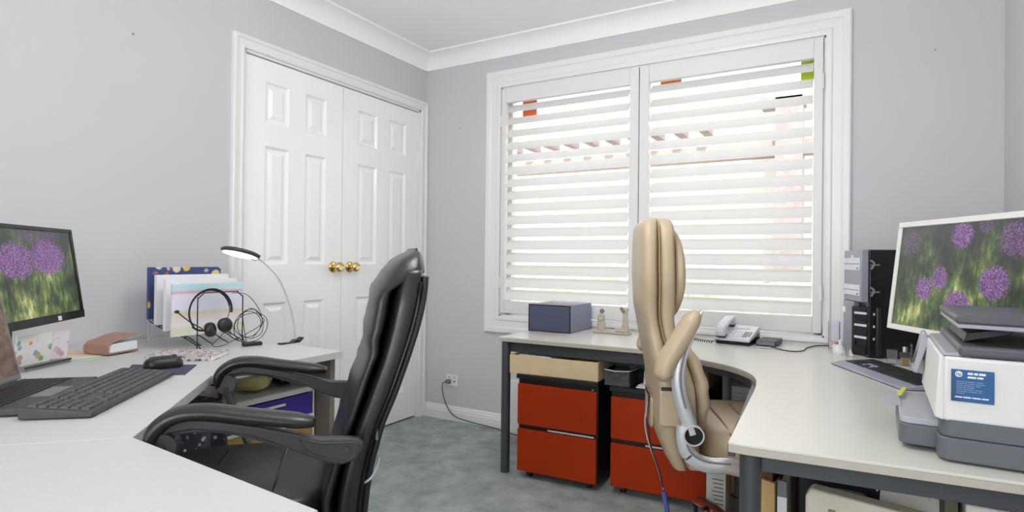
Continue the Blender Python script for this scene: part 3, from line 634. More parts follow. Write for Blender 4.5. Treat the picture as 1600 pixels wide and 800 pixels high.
hsm = MB(); pr_ = [(-.012, .004), (-.012, .03), (.0, .045), (.03, .052), (.08, .054), (.13, .052), (.158, .045), (.168, .03), (.168, .004), (.135, .002), (.128, .026), (.08, .032), (.035, .026), (.028, .002)]
hsm.prism(pr_, -.022, .022, 'x', HM).build('handset', M_tel, tp, bevel=.008, seg=4)
MB().box(-.021, .021, -.011, .03, .0, .006, HM).box(-.021, .021, .133, .166, .0, .006, HM).build('handset_pad', M_black, tp, bevel=.002)
coil = [(1.947, -.262, .69)]
for k in range(70):
    t = k / 69; a = k * 1.25; px_, py_ = 1.94 - .15 * t, -.285 + .10 * t * t
    coil.append((px_, py_ + .006 * math.cos(a), RZ + .009 + .006 * math.sin(a)))
MB().tube([Vector(tp.matrix_world.inverted() @ Vector(p)) if False else Vector(p) for p in coil], .0018, seg=5, res=3).build('coiled_cord', M_cable, None)
cc = bpy.data.objects['coiled_cord']; bpy.context.view_layer.update(); cc.parent = tp; cc.matrix_parent_inverse = tp.matrix_world.inverted()
rt = empty('router', (2.118, -.235, RZ), R(-6), 'flat dark grey box lying on the desk right of the telephone', 'router')
bx('body', M_dgrey, (0, .085, .0, .15, .002, .026), rt, .003); bx('front_panel', M_mgrey, (.004, .081, -.001, .002, .006, .022), rt, .001)
M_teal = mat('teal_card', srgb(130, 178, 184), .6)
tag(MB().box(0, .06, 0, .04, 0, .0015).build('card', M_teal, loc=(2.095, -.305, RZ), rot=(0, 0, R(-14))), 'teal card lying on the desk in front of the telephone', 'card')
tag(MB().box(0, .05, 0, .03, 0, .002).build('card', M_lgrey, loc=(2.135, -.312, RZ + .002), rot=(0, 0, R(4))), 'pale grey card lying beside the teal card', 'card')
tag(MB().tube([(2.19, -.262, RZ + .004), (2.235, -.322, RZ + .003), (2.284, -.343, RZ + .003), (2.318, -.30, RZ + .003), (2.326, -.20, RZ + .003), (2.36, -.10, RZ + .003), (2.43, -.05, RZ + .003), (2.52, -.042, RZ + .003)], .0025, seg=6).build('cord', M_cable), 'thin black cord snaking over the right desk from the router', 'cord')
jr = empty('glass_jar', (2.432, -.150, RZ), 0, 'tall clear glass jar with pink contents by the window frame', 'jar')
MB().lathe([(.001, .001), (.022, .001), (.023, .01), (.023, .125), (.021, .125), (.021, .006), (.001, .006)], seg=20).build('glass', M_clear, jr)
MB().lathe([(.001, .008), (.019, .008), (.019, .034), (.001, .036)], seg=16).build('contents', mat('pale_pink_sand', srgb(206, 180, 176), .9, var=.1, nscale=120), jr)
on = empty('ornament', (2.452, -.292, RZ), 0, 'small white ceramic ornament in front of the computer tower', 'ornament')
MB().lathe([(.001, 0), (.020, 0), (.024, .012), (.022, .028), (.014, .038), (.001, .04)], seg=18).build('body', M_white, on); MB().lathe([(.001, .04), (.007, .04), (.008, .055), (.001, .062)], (.006, 0, 0), 12).build('neck', M_white, on); MB().ball((-.016, -.004, .032), .009).build('flower', M_paper2, on)
q = MB()
for k in range(8):
    a = k * .8; q._faces([(0, 0, 0), (.03 * math.cos(a), .03 * math.sin(a), .004), (.018 * math.cos(a + .5), .018 * math.sin(a + .5), .03)], [(0, 1, 2)])
tag(q.build('plastic_wrap', glass('crumpled_film', (.95, .95, 1, 1), .4, .35, .15), loc=(2.478, -.345, RZ)), 'crumpled clear plastic wrap by the white ornament', 'wrapper')
# computer tower
pc = empty('computer_tower', (2.500, -.2645, RZ), R(199.45), 'black and silver computer tower beside the right monitor', 'computer')
HP_ = .440; cw = .0935
bx('case', M_blackg, (-.405, -.030, -cw, cw, .004, HP_), pc, .004)
M_bez = mat('silver_grey_bezel', srgb(150, 152, 162), .35, metal=.2); M_bay = mat('pale_drive_face', srgb(214, 216, 228), .3)
bx('upper_bezel', M_bez, (-.030, 0, -cw, cw - .004, .225, HP_ - .002), pc, .004)
for z, h_, m_ in ((.355, .052, M_bay), (.250, .045, M_bay)):
    bx('drive_bay', m_, (-.005, .004, -cw + .010, cw - .014, z, z + h_), pc, .0015); bx('tray_line', M_mgrey, (-.004, .0046, -cw + .012, cw - .016, z + h_ * .48, z + h_ * .54), pc, 0)
    MB().cyl((.003, cw - .03, z + .008), (.007, cw - .03, z + .008), .003, seg=10).build('eject_button', M_dgrey, pc)
bx('badge', M_white, (-.004, .0012, -.012, .012, HP_ - .032, HP_ - .022), pc, .0005)
for z in (.372, .262):
    MB().tube([(-.034, cw + .001, z + .025), (-.046, cw + .004, z + .010), (-.036, cw + .001, z - .012)], .0045, seg=6).tube([(-.034, cw + .002, z + .004), (-.066, cw + .003, z + .006)], .0035, seg=6).build('side_clip', M_mgrey, pc)
# slanted lower bezel, silver on the far side and a black grille wrapping the near corner
MB().prism([(-.030, -cw), (.002, -cw), (.006, -cw * .35), (-.004, .0), (-.030, .0)], .004, .224, 'z').build('lower_bezel', M_bez, pc, bevel=.003)
bx('power_button', M_white, (.002, .010, -cw + .012, -cw + .034, .170, .198), pc, .004)
MB().prism([(-.030, -.002), (.001, -.004), (.000, .006), (-.058, cw + .006), (-.075, cw + .006), (-.075, cw - .001), (-.030, cw - .002)], .004, .205, 'z').build('grille', M_black, pc, bevel=.004)
GM = Matrix.Translation((-.028, .0495, 0)) @ Matrix.Rotation(math.atan2(.105, -.060), 4, 'Z')
for z in (.045, .095, .145):
    MB().box(-.040, .050, -.006, .0005, z, z + .028, GM).build('vent_opening', M_blackg, pc)
    MB().box(-.040, .050, -.0075, -.0005, z + .028, z + .037, GM).build('vent_bar', M_bay, pc)
# perfume bottles
pb = empty('perfume_bottle', (2.672, -.47, RZ), R(20), 'small clear perfume bottle with silver cap in front of the computer tower', 'bottle')
MB().prism(rrect(-.016, .016, -.010, .010, .004), 0, .05, 'z').build('bottle', M_clear, pb, bevel=.002); MB().prism(rrect(-.012, .012, -.007, .007, .003), .004, .03, 'z').build('liquid', mat('amber_liquid', srgb(150, 130, 70), .2), pb); MB().cyl((0, 0, .051), (0, 0, .072), .0085, seg=18).build('cap', M_chrome, pb)
pg = empty('drinking_glass', (2.632, -.46, RZ), 0, 'small clear glass tumbler beside the perfume bottle', 'glass')
MB().lathe([(.001, .001), (.016, .001), (.018, .055), (.0165, .055), (.0145, .005), (.001, .005)], seg=18).build('tumbler', M_clear, pg)

# ------------------------------------------------------------------ monitors
def screen_mat(name, flowers, sign):
    t = NT(name); sp_ = t.n('ShaderNodeSeparateXYZ'); t.l(t.coord(), sp_.inputs[0])
    u = t.math('MULTIPLY', sp_.outputs[1], sign); v = sp_.outputs[2]
    st1 = t.noise(1.0, 6, t.mapping((1, 60, 22), (R(32), 0, 0)), .7); st2 = t.noise(1.0, 5, t.mapping((1, 70, 24), (R(-38), 0, 0)), .68); bl = t.noise(11, 3)
    f = t.math('ADD', t.math('MULTIPLY', st1, .55), t.math('MULTIPLY', st2, .5))
    f = t.math('ADD', f, t.math('MULTIPLY', t.math('SUBTRACT', bl, .5), .9)); f = t.math('SUBTRACT', f, t.math('MULTIPLY', v, .35))
    col = t.ramp(f, [(.28, srgb(24, 30, 22)), (.40, srgb(44, 58, 38)), (.50, srgb(70, 90, 50)), (.60, srgb(112, 130, 68)), (.70, srgb(176, 180, 112)), (.80, srgb(222, 220, 170))])
    hz = t.math('MULTIPLY', t.math('SUBTRACT', v, .15), 5.0, True)
    col = t.mix(t.math('MULTIPLY', hz, .72), col, srgb(62, 66, 70))
    vo = t.n('ShaderNodeTexVoronoi'); vo.inputs['Scale'].default_value = 190; t.l(t.coord(), vo.inputs['Vector'])
    pet = t.ramp(t.math('ADD', t.math('MULTIPLY', t.noise(160, 3), .6), t.math('MULTIPLY', vo.outputs['Distance'], .5)), [(.30, srgb(196, 152, 204)), (.46, srgb(140, 92, 156)), (.66, srgb(84, 58, 100))])
    dim = srgb(84, 70, 104); wob = t.math('MULTIPLY', t.math('SUBTRACT', t.noise(90, 3), .5), .9)
    for fu, fv, ru, rv, k in flowers:
        a = t.math('DIVIDE', t.math('SUBTRACT', u, fu), ru); b_ = t.math('DIVIDE', t.math('SUBTRACT', v, fv), rv)
        d = t.math('ADD', t.math('SQRT', t.math('ADD', t.math('MULTIPLY', a, a), t.math('MULTIPLY', b_, b_))), wob)
        m_ = t.math('MULTIPLY', t.math('MULTIPLY', t.math('SUBTRACT', 1.05, d), 4.0, True), k)
        col = t.mix(m_, col, pet)
    t.b.inputs['Base Color'].default_value = (.01, .01, .01, 1); t.b.inputs['Roughness'].default_value = .3
    t.l(col, t.b.inputs['Emission Color']); t.b.inputs['Emission Strength'].default_value = .95
    return t.m
def monitor(name, root, rz, p0, tilt, Wd, Ht, side, bez, m_bez, scr, label, m_back, bot=None):
    r = empty('monitor', root, rz, label, 'monitor')
    bpy.context.view_layer.update(); L0 = r.matrix_world.inverted() @ Vector(p0)
    y0, y1 = (0, Wd) if side > 0 else (-Wd, 0); bb_ = bot or bez
    kw = dict(loc=tuple(L0), rot=(0, -tilt, 0))
    MB().prism([(y0, 0), (y1, 0), (y1, bb_), (y0, bb_)], -.022, .004, 'x').prism([(y0, Ht - bez), (y1, Ht - bez), (y1, Ht), (y0, Ht)], -.022, .004, 'x').prism([(y0, bb_), (y0 + bez, bb_), (y0 + bez, Ht - bez), (y0, Ht - bez)], -.022, .004, 'x').prism([(y1 - bez, bb_), (y1, bb_), (y1, Ht - bez), (y1 - bez, Ht - bez)], -.022, .004, 'x').build('bezel', m_bez, r, bevel=.002, **kw)
    bx('screen', scr, (-.006, .0, y0 + bez - .001, y1 - bez + .001, bb_ - .001, Ht - bez + .001), r, 0, **kw)
    MB().prism(rrect(y0 + .012, y1 - .012, .012, Ht - .012, .02), -.040, -.0225, 'x').build('back_cover', m_back, r, bevel=.006, **kw)
    cy = L0.y + (y0 + y1) / 2; bxx = L0.x - .10
    MB().prism(rrect(cy - .035, cy + .035, bxx - .012, bxx + .012, .008), .01, L0.z + Ht * .5 - .0, 'z', Matrix(((0, 1, 0, 0), (1, 0, 0, 0), (0, 0, 1, 0), (0, 0, 0, 1)))).build('stand_neck', m_back, r, bevel=.003)
    bx('stand_mount', m_back, (bxx - .01, L0.x - .035, cy - .05, cy + .05, L0.z + Ht * .38, L0.z + Ht * .62), r, .004)
    MB().prism(rrect(bxx - .11, bxx + .002, cy - .10, cy + .10, .03), 0, .012).build('stand_base', m_back, r, bevel=.003)
    return r, L0
M_scrR = screen_mat('allium_picture_wide', [(.073, .295, .045, .04, .35), (.385, .33, .03, .02, .35), (.489, .293, .055, .052, .6), (.298, .309, .046, .040, 1), (.224, .18, .036, .036, 1), (.158, .143, .040, .036, 1), (.435, .172, .055, .048, 1), (.308, .105, .050, .042, 1)], 1.0)
M_scrL = screen_mat('allium_picture_close', [(.20, .27, .12, .03, .3), (.165, .201, .098, .056, 1), (.335, .192, .095, .054, 1), (.47, .20, .09, .05, 1)], -1.0)
M_wbez = mat('silver_white_bezel', srgb(226, 226, 222), .35, var=.01)
rm, RL = monitor('monitor', (2.80, -.93, RZ), R(207.95), (2.60376, -.73174, .83568), R(6.453), .575, .363, 1, .018, M_wbez, M_scrR, 'large monitor with silver white frame showing purple alliums on the right desk', M_lgrey)
lm_, LL = monitor('monitor', (.40, -2.36, DZT), R(43.84), (.26780, -2.14392, .84898), R(8.478), .515, .2945, -1, .013, M_blackg, M_scrL, 'black framed monitor showing purple alliums on the left desk', M_black, .024)
MB().box(.003, .0052, -.17, -.15, .004, .018).build('badge', M_white, lm_, bevel=.001, loc=tuple(LL), rot=(0, -R(8.478), 0))
# ------------------------------------------------------------------ keyboards
def keyboard(name, loc, rz, Wd, Dp, m_body, m_keys, label, palm=0, th=.012, rise=.010):
    r = empty('keyboard', loc, rz, label, 'keyboard')
    tl = Matrix.Rotation(math.atan2(rise, Dp), 4, 'Y')
    MB().prism([(-Dp / 2, .002), (Dp / 2 + palm, .002), (Dp / 2 + palm, .007), (Dp / 2, th), (-Dp / 2, th + rise), (-Dp / 2, .012)], -Wd / 2, Wd / 2, 'y').build('body', m_body, r, bevel=.003)
    k = MB(); rows = 6; y0 = -Wd / 2 + .012; kw_ = (Wd - .024)
    segs = [(0, .655), (.68, .815), (.84, 1.0)]; ncol = (14, 3, 4)
    for rr in range(rows):
        xa = -Dp / 2 + .010 + rr * (Dp - .018) / rows; xb = xa + (Dp - .018) / rows - .0035
        for (s0, s1), nc in zip(segs, ncol):
            cells = [(i / nc, (i + 1) / nc) for i in range(nc)]
            if nc == 14 and rr == 5: cells = [(0, .1), (.1, .19), (.19, .28), (.28, .68), (.68, .77), (.77, .88), (.88, 1)]
            if nc == 14 and 0 < rr < 5: o_ = .012 * rr; cells = [(max(0, min(1, a + (o_ if a > 0 else 0))), min(1, b_ + (o_ if b_ < 1 else 0))) for a, b_ in cells]
            if nc == 3 and rr == 3: continue
            if nc == 3 and rr == 4: cells = [(1 / 3, 2 / 3)]
            for a, b_ in cells:
                ya = y0 + kw_ * (s0 + (s1 - s0) * a) + .0012; yb = y0 + kw_ * (s0 + (s1 - s0) * b_) - .0012
                if yb - ya < .004: continue
                zt = lambda x: th + rise * (Dp / 2 - x) / Dp
                ya, yb = -yb, -ya
                k._faces([(xa, ya, zt(xa) - .001), (xb, ya, zt(xb) - .001), (xb, yb, zt(xb) - .001), (xa, yb, zt(xa) - .001), (xa + .001, ya + .0012, zt(xa) + .0035), (xb - .001, ya + .0012, zt(xb) + .0035), (xb - .001, yb - .0012, zt(xb) + .0035), (xa + .001, yb - .0012, zt(xa) + .0035)], [(3, 2, 1, 0), (4, 5, 6, 7), (0, 1, 5, 4), (1, 2, 6, 5), (2, 3, 7, 6), (3, 0, 4, 7)])
    k.build('keycaps', m_keys, r)
    for y in (-Wd * .42, Wd * .42): bx('foot', m_body, (-Dp / 2 + .004, -Dp / 2 + .02, y - .012, y + .012, -.0, .008), r, .001)
    return r
keyboard('keyboard', (.944, -2.384, DZT), R(41), .445, .135, M_dgrey, M_key, 'black full-size keyboard on the left desk in front of the laptop', 0, .014, .012)
M_bpl = mat('blue_grey_plastic', srgb(150, 152, 168), .35)
keyboard('keyboard', (2.617, -.750, RZ), R(206), .455, .125, M_bpl, M_black, 'black-keyed keyboard with grey palm edge on the right desk', .035, .014, .008)
# ------------------------------------------------------------------ laptop
lp = empty('laptop', (.655, -2.452, DZT), R(43.84), 'open dark grey laptop on the left desk behind the keyboard', 'laptop')
bx('base', M_dgrey, (0, .172, -.335, 0, .003, .018), lp, .003)
k = MB()
for r_i in range(6):
    for c_ in range(15): k.box(.022 + r_i * .0165, .0365 + r_i * .0165, -.322 + c_ * .0208, -.304 + c_ * .0208, .018, .0195)
k.build('keycaps', M_black, lp)
bx('touchpad', M_mgrey, (.126, .168, -.225, -.12, .0175, .0185), lp, .0003)
kw = dict(loc=(.002, 0, .019), rot=(0, R(-13), 0))
bx('lid', M_mgrey, (-.008, 0, -.335, 0, 0, .225), lp, .003, **kw)
M_lscr = mat('laptop_screen_reflection', srgb(104, 84, 74), .25, var=.5, nscale=40, emit=.25)  # brown mottle and faint glow stand in for a reflection on the screen
bx('screen', M_lscr, (.0, .0006, -.325, -.008, .014, .214), lp, 0, **kw)
MB().cyl((.002, -.30, .018), (.002, -.03, .018), .005, seg=10).build('hinge', M_dgrey, lp)
# mouse and pad
M_pad = mat('navy_mouse_pad', srgb(66, 66, 92), .8, var=.05)
tag(MB().prism([(.790, -2.215), (.864, -2.150), (.748, -2.045), (.585, -2.150), (.690, -2.222)], DZT, DZT + .002).build('mouse_pad', M_pad), 'dark navy mouse pad beside the left keyboard', 'mouse pad')
ms = empty('mouse', (.715, -2.128, DZT + .002), R(75), 'black computer mouse on the navy pad', 'mouse')
rg = [[Vector((x * k_, y * k_, z)) for x, y in rrect(-.052, .052, -.031, .031, .026, 8)] for z, k_ in ((0.001, .93), (.008, 1), (.018, .97), (.027, .84), (.033, .60), (.035, .25))]
MB().loft(rg).build('shell', M_black, ms, sharp=60); bx('button_gap', M_mgrey, (.012, .045, -.001, .001, .026, .031), ms, 0); MB().cyl((.028, -.004, .029), (.028, .004, .029), .008, seg=16).build('scroll_wheel', M_dgrey, ms)
# floral notebook
def floral(name, base, cols, scale, dens=.33):
    t = NT(name); vo = t.n('ShaderNodeTexVoronoi'); vo.inputs['Scale'].default_value = scale; t.l(t.coord(), vo.inputs['Vector'])
    d = t.math('ADD', vo.outputs['Distance'], t.math('MULTIPLY', t.noise(scale * 3, 3), .25)); m_ = t.math('MULTIPLY', t.math('SUBTRACT', dens + .12, d), 12, True)
    hs_ = t.n('ShaderNodeSeparateColor'); t.l(vo.outputs['Color'], hs_.inputs[0])
    pc_ = t.ramp(hs_.outputs[0], [(i / max(1, len(cols)), c_) for i, c_ in enumerate(cols)]); 
    t.l(t.mix(m_, base, pc_), t.b.inputs['Base Color']); t.b.inputs['Roughness'].default_value = .5; return t.m
M_fnb = floral('speckled_cover', srgb(206, 200, 204), [srgb(70, 68, 84), srgb(150, 122, 130), srgb(96, 94, 104), srgb(160, 150, 110)], 80, .52)
nb = empty('notebook', (.60, -1.985, DZT), R(36), 'speckled floral notebook lying behind the mouse on the left desk', 'notebook')
bx('cover', M_fnb, (-.105, .105, -.066, .066, .016, .018), nb, .0006); bx('pages', M_fnb, (-.102, .098, -.064, .064, .002, .0158), nb, .001); bx('cover', M_fnb, (-.105, .105, -.066, .066, 0, .0019), nb, .0006)
bx('page_edge', M_paper, (.0975, .102, -.0635, .0635, .0022, .0155), nb, .0005)
# brown diary
dy = empty('diary', (.296, -2.07, DZT + .0042), R(108), 'brown leather diary with white page block lying by the left wall', 'book')
bx('pages', M_paper, (-.055, .058, -.046, .046, .004, .034), dy, .002)
cv = [(-.058, .0), (.060, .0), (.060, .0035), (-.052, .0035), (-.056, .012), (-.054, .028), (-.046, .037), (.020, .052), (.055, .057), (.056, .060), (.018, .056), (-.048, .042), (-.060, .031), (-.063, .014)]
MB().prism(cv, -.050, .050, 'y').build('cover', M_brownlea, dy, bevel=.001)
# loose papers by the diary
cols = [('mint_sheet', srgb(178, 208, 192)), ('cream_sheet', srgb(222, 214, 188)), ('peach_sheet', srgb(222, 196, 176))]
for i, (dx, dy_, rz, s1, s2, lab) in enumerate(((.335, -2.185, 30, .13, .09, 'mint green paper sheet under the cream sheet on the left desk'), (.285, -2.165, 12, .13, .10, 'cream paper sheet lying between the diary and the tablet'), (.215, -2.135, 40, .11, .08, 'peach paper sheet nearest the left wall'))):
    tag(MB().box(-s1 / 2, s1 / 2, -s2 / 2, s2 / 2, 0, .0008).build('paper_sheet', mat(cols[i][0], cols[i][1], .8), loc=(dx, dy_, DZT + .0005 + i * .0012), rot=(0, 0, R(rz))), lab, 'papers', 'loose papers on the left desk')
# card holder with greeting cards
td = empty('card_tray', (.385, -2.315, DZT), R(119), 'flat dark grey tray holding two greeting cards under the left monitor', 'tray')
bx('plate', M_mgrey, (-.085, .085, -.035, .035, 0, .008), td, .002); bx('lip', M_dgrey, (-.085, .085, -.037, -.033, .008, .014), td, .001)
M_card = floral('greeting_card', srgb(240, 240, 236), [srgb(120, 190, 110), srgb(120, 180, 220), srgb(230, 160, 100), srgb(220, 200, 120)], 34, .40)
M_card2 = floral('greeting_card_pink', srgb(238, 230, 236), [srgb(222, 150, 190), srgb(236, 196, 216), srgb(200, 170, 210)], 36, .42)
ca = MB().box(-.065, .065, -.001, .001, 0, .092).build('greeting_card', M_card, loc=(.378, -2.328, DZT + .0085), rot=(R(8), 0, R(119))); tag(ca, 'white greeting card with green, blue and orange blobs standing under the left monitor', 'card')
ca = MB().box(-.05, .05, -.001, .001, 0, .088).build('greeting_card', M_card2, loc=(.328, -2.255, DZT + .0085), rot=(R(8), 0, R(114))); tag(ca, 'pink flowered greeting card standing behind the white one', 'card')
# ------------------------------------------------------------------ file rack with folders
fr = empty('file_rack', (.30, -1.775, DZT), 0, 'black wire file rack against the left wall holding upright folders', 'rack')
def wire(pts, nm='wire', m_=M_black, r_=.0022, cl=False): MB().tube(pts, r_, seg=6, res=3, closed=cl).build(nm, m_, fr)
def arch(x, z0, ztop, y0=-.09, y1=.09): wire([(x, y0, z0), (x, y0, z0 + .01), (x, y0, ztop - .03), (x, y0 + .004, ztop - .018), (x, y0 + .024, ztop - .001), (x, y0 + .03, ztop), (x, y1 - .03, ztop), (x, y1 - .024, ztop - .001), (x, y1 - .004, ztop - .018), (x, y1, ztop - .03), (x, y1, z0 + .01), (x, y1, z0)], 'wire_arch')
arch(.155, .007, .203); arch(.08, .035, .225); arch(-.005, .05, .235); arch(-.09, .065, .25)
for y in (-.075, -.03, .03, .075): wire([(.155, y, .012), (.115, y, .022), (.08, y, .035), (-.005, y, .05), (-.10, y, .066), (-.165, y, .086)], 'base_wire')
for y in (-.09, .09):
    wire([(.155, y, .012), (.08, y, .035), (-.005, y, .05), (-.10, y, .066), (-.165, y, .086)], 'side_wire')
    wire([(-.16, y, .085), (-.162, y, .04), (-.160, y, .005)], 'rear_leg', M_silver, .004)
    wire([(.155, y, .03), (.165, y, .012), (.175, y, .0035)], 'front_foot')
M_fblue = floral('blue_floral_folder', srgb(62, 76, 128), [srgb(226, 222, 236), srgb(232, 208, 90), srgb(214, 96, 76), srgb(210, 224, 210)], 20, .41)
def pap_mat():
    t = NT('planner_cover'); s_ = t.n('ShaderNodeSeparateXYZ'); t.l(t.coord(), s_.inputs[0])
    z = t.math('ADD', t.math('MULTIPLY', s_.outputs[2], 5.0), t.math('MULTIPLY', t.math('SUBTRACT', t.noise(14, 3), .5), .06))
    c1 = t.ramp(z, [(.0, srgb(232, 232, 228)), (.12, srgb(226, 224, 190)), (.20, srgb(236, 236, 238)), (.38, srgb(232, 212, 204)), (.42, srgb(208, 218, 184)), (.46, srgb(224, 226, 240)), (.74, srgb(226, 226, 240)), (.79, srgb(232, 158, 176)), (.82, srgb(190, 222, 230)), (1.0, srgb(198, 226, 232))])
    c1.node.color_ramp.interpolation = 'LINEAR'
    t.l(c1, t.b.inputs['Base Color']); t.b.inputs['Roughness'].default_value = .45; return t.m
def folder(x, y0, y1, z0, z1, th, m_, label, lean=0, nm='folder'):
    o = MB().box(-th / 2, th / 2, 0, y1 - y0, 0, z1 - z0).build(nm, m_, bevel=.001, loc=(x, y0, z0), rot=(0, R(lean), R(0))); return tag(o, label, 'folder', 'folders in the wire rack')
folder(.165, -1.885, -1.592, .812, 1.012, .016, M_fblue, 'dark blue flowered folder rearmost in the wire rack')
folder(.245, -1.900, -1.610, .797, .984, .018, M_paper, 'plain white folder second from the wall in the wire rack')
folder(.315, -1.905, -1.622, .779, .968, .020, M_paper, 'plain white folder third from the wall in the wire rack')
folder(.395, -1.925, -1.645, .766, .955, .012, pap_mat(), 'pale teal and pink planner frontmost in the wire rack')
# headset
hs = empty('headset', (.475, -1.83, DZT), 0, 'black headset with microphone hung on the front of the wire rack', 'headset')
arc = [(.0, -.080 * math.cos(R(a)) + .002, .135 + .080 * math.sin(R(a))) for a in range(-38, 212, 14)]
MB().tube([(x, y, z) for x, y, z in arc][:17], .0032, ry=.007, seg=10, res=4, flat=(0, 0, 1) if False else None).build('headband', M_black, hs)
MB().tube([(.0, .078, .155), (.002, .074, .125), (.006, .062, .104)], .0022, seg=8).build('yoke', M_mgrey, hs)
for y, z, rz in ((.053, .082, 0), (-.004, .070, 35)):
    q = MB().lathe([(.001, -.012), (.023, -.012), (.0265, -.006), (.0265, .008), (.022, .013), (.001, .013)], (0, 0, 0), 24, Matrix.Rotation(R(80), 4, 'Y').to_3x3()); q.build('ear_cup', M_black, hs, sharp=50, loc=(.008, y, z), rot=(0, 0, R(rz)))
MB().tube([(.002, -.066, .085), (.0, -.045, .072), (.002, -.02, .068)], .004, seg=8).build('band_end', M_black, hs)
MB().tube([(.004, -.03, .075), (.02, -.085, .105), (.022, -.128, .140)], .0022, seg=8).build('microphone_boom', M_black, hs); MB().ball((.022, -.134, .145), .006, 12, (.8, 1.5, 1)).build('microphone', M_black, hs)
ca = []
for k in range(40):
    t = k / 39; a = t * 3.4 * 2 * math.pi; ca.append((.010 + .02 * t, .145 + (.062 - .015 * math.sin(a * .37)) * math.cos(a), .062 + (.055 + .012 * math.cos(a * .6)) * math.sin(a) + .01))
ca = [(.006, .055, .062), (.006, .02, .03), (.01, .0, .012), (.01, .05, .005)] + ca + [(.02, .13, .012)]
ca = [(x + .006, y, max(.010, z)) for x, y, z in ca]
MB().tube(ca, .0014, seg=6, res=4).build('cable', M_cable, hs)
MB().tube([(.008, .08, .20), (.012, .14, .19), (.018, .19, .13), (.022, .20, .07), (.018, .16, .02)], .0014, seg=6).build('cable', M_cable, hs)
hb = empty('cable_hub', (.536, -1.700, DZT), R(75), 'small black cable adapter lying in front of the wire rack', 'adapter')
bx('body', M_black, (-.035, .035, -.013, .013, 0, .014), hb, .004); bx('switch', M_dgrey, (-.01, .01, -.006, .006, .013, .016), hb, .001)
# ------------------------------------------------------------------ magnifier lamp
mlp = empty('magnifier_lamp', (.60, -1.555, DZT), 0, 'thin silver gooseneck ring lamp clipped to the far edge of the left desk', 'lamp')
MB().tube([(0, 0, .012), (0, -.012, .09), (0, -.036, .166), (0, -.082, .255), (0, -.150, .317), (0, -.178, .329)], .0032, seg=10, res=8).build('gooseneck', M_silver, mlp)
MB().prism([(-.075, .0), (-.07, .006), (-.02, .003), (.0, .014), (.012, .010), (.030, .020), (.032, .014), (.012, .0)], -.014, .014, 'x').build('clip', M_black, mlp, bevel=.002)
RMt = Matrix.Translation((0, -.243, .349)) @ Matrix.Rotation(R(-16), 4, 'X')
MB().lathe([(.048, -.006), (.060, -.007), (.066, -.002), (.066, .004), (.060, .008), (.049, .006), (.046, 0), (.048, -.006)], (0, 0, 0), 40).build('ring_head', M_dgrey, mlp, sharp=60, loc=RMt.to_translation(), rot=RMt.to_euler())
MB().lathe([(.0535, -.0072), (.060, -.0078), (.060, -.0068), (.0535, -.0062), (.0535, -.0072)], (0, 0, 0), 40).build('light_ring', mat('led_ring', (1, 1, 1, 1), .5, emit=1.2), mlp, loc=RMt.to_translation(), rot=RMt.to_euler())
MB().lathe([(.001, -.003), (.046, -.001), (.046, .001), (.001, .003)], (0, 0, 0), 32).build('lens', M_clear, mlp, loc=RMt.to_translation(), rot=RMt.to_euler())
MB().tube([(0, -.178, .329), (0, -.186, .332), (0, -.196, .335)], .011, ry=.008, seg=12).build('head_joint', M_lgrey, mlp); MB().cyl((0, -.172, .334), (0, -.166, .342), .006, seg=12).build('knob', M_dgrey, mlp)
# ------------------------------------------------------------------ drawer tower under the left desk
dt = empty('drawer_tower', (.80, -1.98, 0), 0, 'white plastic drawer tower with purple and yellow drawers under the left desk', 'drawers')
bx('top', M_white, (-.32, .0, 0, .35, .570, .590), dt, .004)
def cd(nm, c_): 
    return glass(nm, c_, .12, .42, .15)
for i, (z, c_, nm) in enumerate(((.492, srgb(128, 106, 222), 'violet_drawer_plastic'), (.412, srgb(226, 202, 120), 'yellow_drawer_plastic'), (.332, srgb(110, 170, 200), 'blue_drawer_plastic'), (.252, srgb(200, 110, 160), 'pink_drawer_plastic'), (.172, srgb(120, 180, 120), 'green_drawer_plastic'))):
    d = MB().box(-.30, -.004, .008, .342, z, z + .004).box(-.008, -.003, .008, .342, z, z + .074).box(-.30, -.004, .008, .012, z, z + .07).box(-.30, -.004, .338, .342, z, z + .07).build('drawer', cd(nm, c_), dt, bevel=.001)
    bx('rail', M_white, (-.32, .0, 0, .35, z - .014, z - .003), dt, .002)
    bx('pull', M_white, (-.004, .006, .13, .22, z + .05, z + .058), d, .002)
MB().prism([(-.32, 0), (-.002, 0), (-.002, .006), (-.31, .006), (-.31, .344), (-.002, .344), (-.002, .35), (-.32, .35)], 0, .57).build('frame', M_white, dt)
for i, (y, l_, nm, c_, lab) in enumerate(((-1.76, .10, 'magenta_pouch', srgb(210, 60, 200), 'magenta pouch inside the purple drawer, right one'), (-1.88, .06, 'rose_pouch', srgb(170, 60, 110), 'dark rose pouch inside the purple drawer, left one'))):
    tag(MB().box(.66, .785, y, y + l_, .4975, .525).build('pouch', mat(nm, c_, .5), bevel=.008, seg=3), lab, 'pouch')
def lumpy(c, s, seed, m_, nm, lab, cat, amp=.25):
    q = MB().ball((0, 0, 0), 1, 26)
    for v in q.bm.verts:
        n_ = noise.noise(v.co * 1.7 + Vector((seed, 0, 0))) * amp; v.co = Vector((v.co.x * s[0] * (1 + n_), v.co.y * s[1] * (1 + n_), max(-.92, v.co.z) * s[2] * (1 + n_ * .5)))
    return tag(q.build(nm, m_, loc=c), lab, cat)
lumpy((.70, -1.815, .628), (.065, .06, .036), 3, floral('yellow_print_bag', srgb(222, 214, 150), [srgb(214, 200, 60), srgb(230, 226, 190), srgb(180, 170, 80)], 30, .4), 'cloth_pouch', 'yellow patterned pouch on the plastic drawer tower', 'pouch')
lumpy((.705, -1.70, .618), (.05, .04, .026), 9, M_blackg, 'case', 'small glossy black case on the plastic drawer tower', 'case', .08)
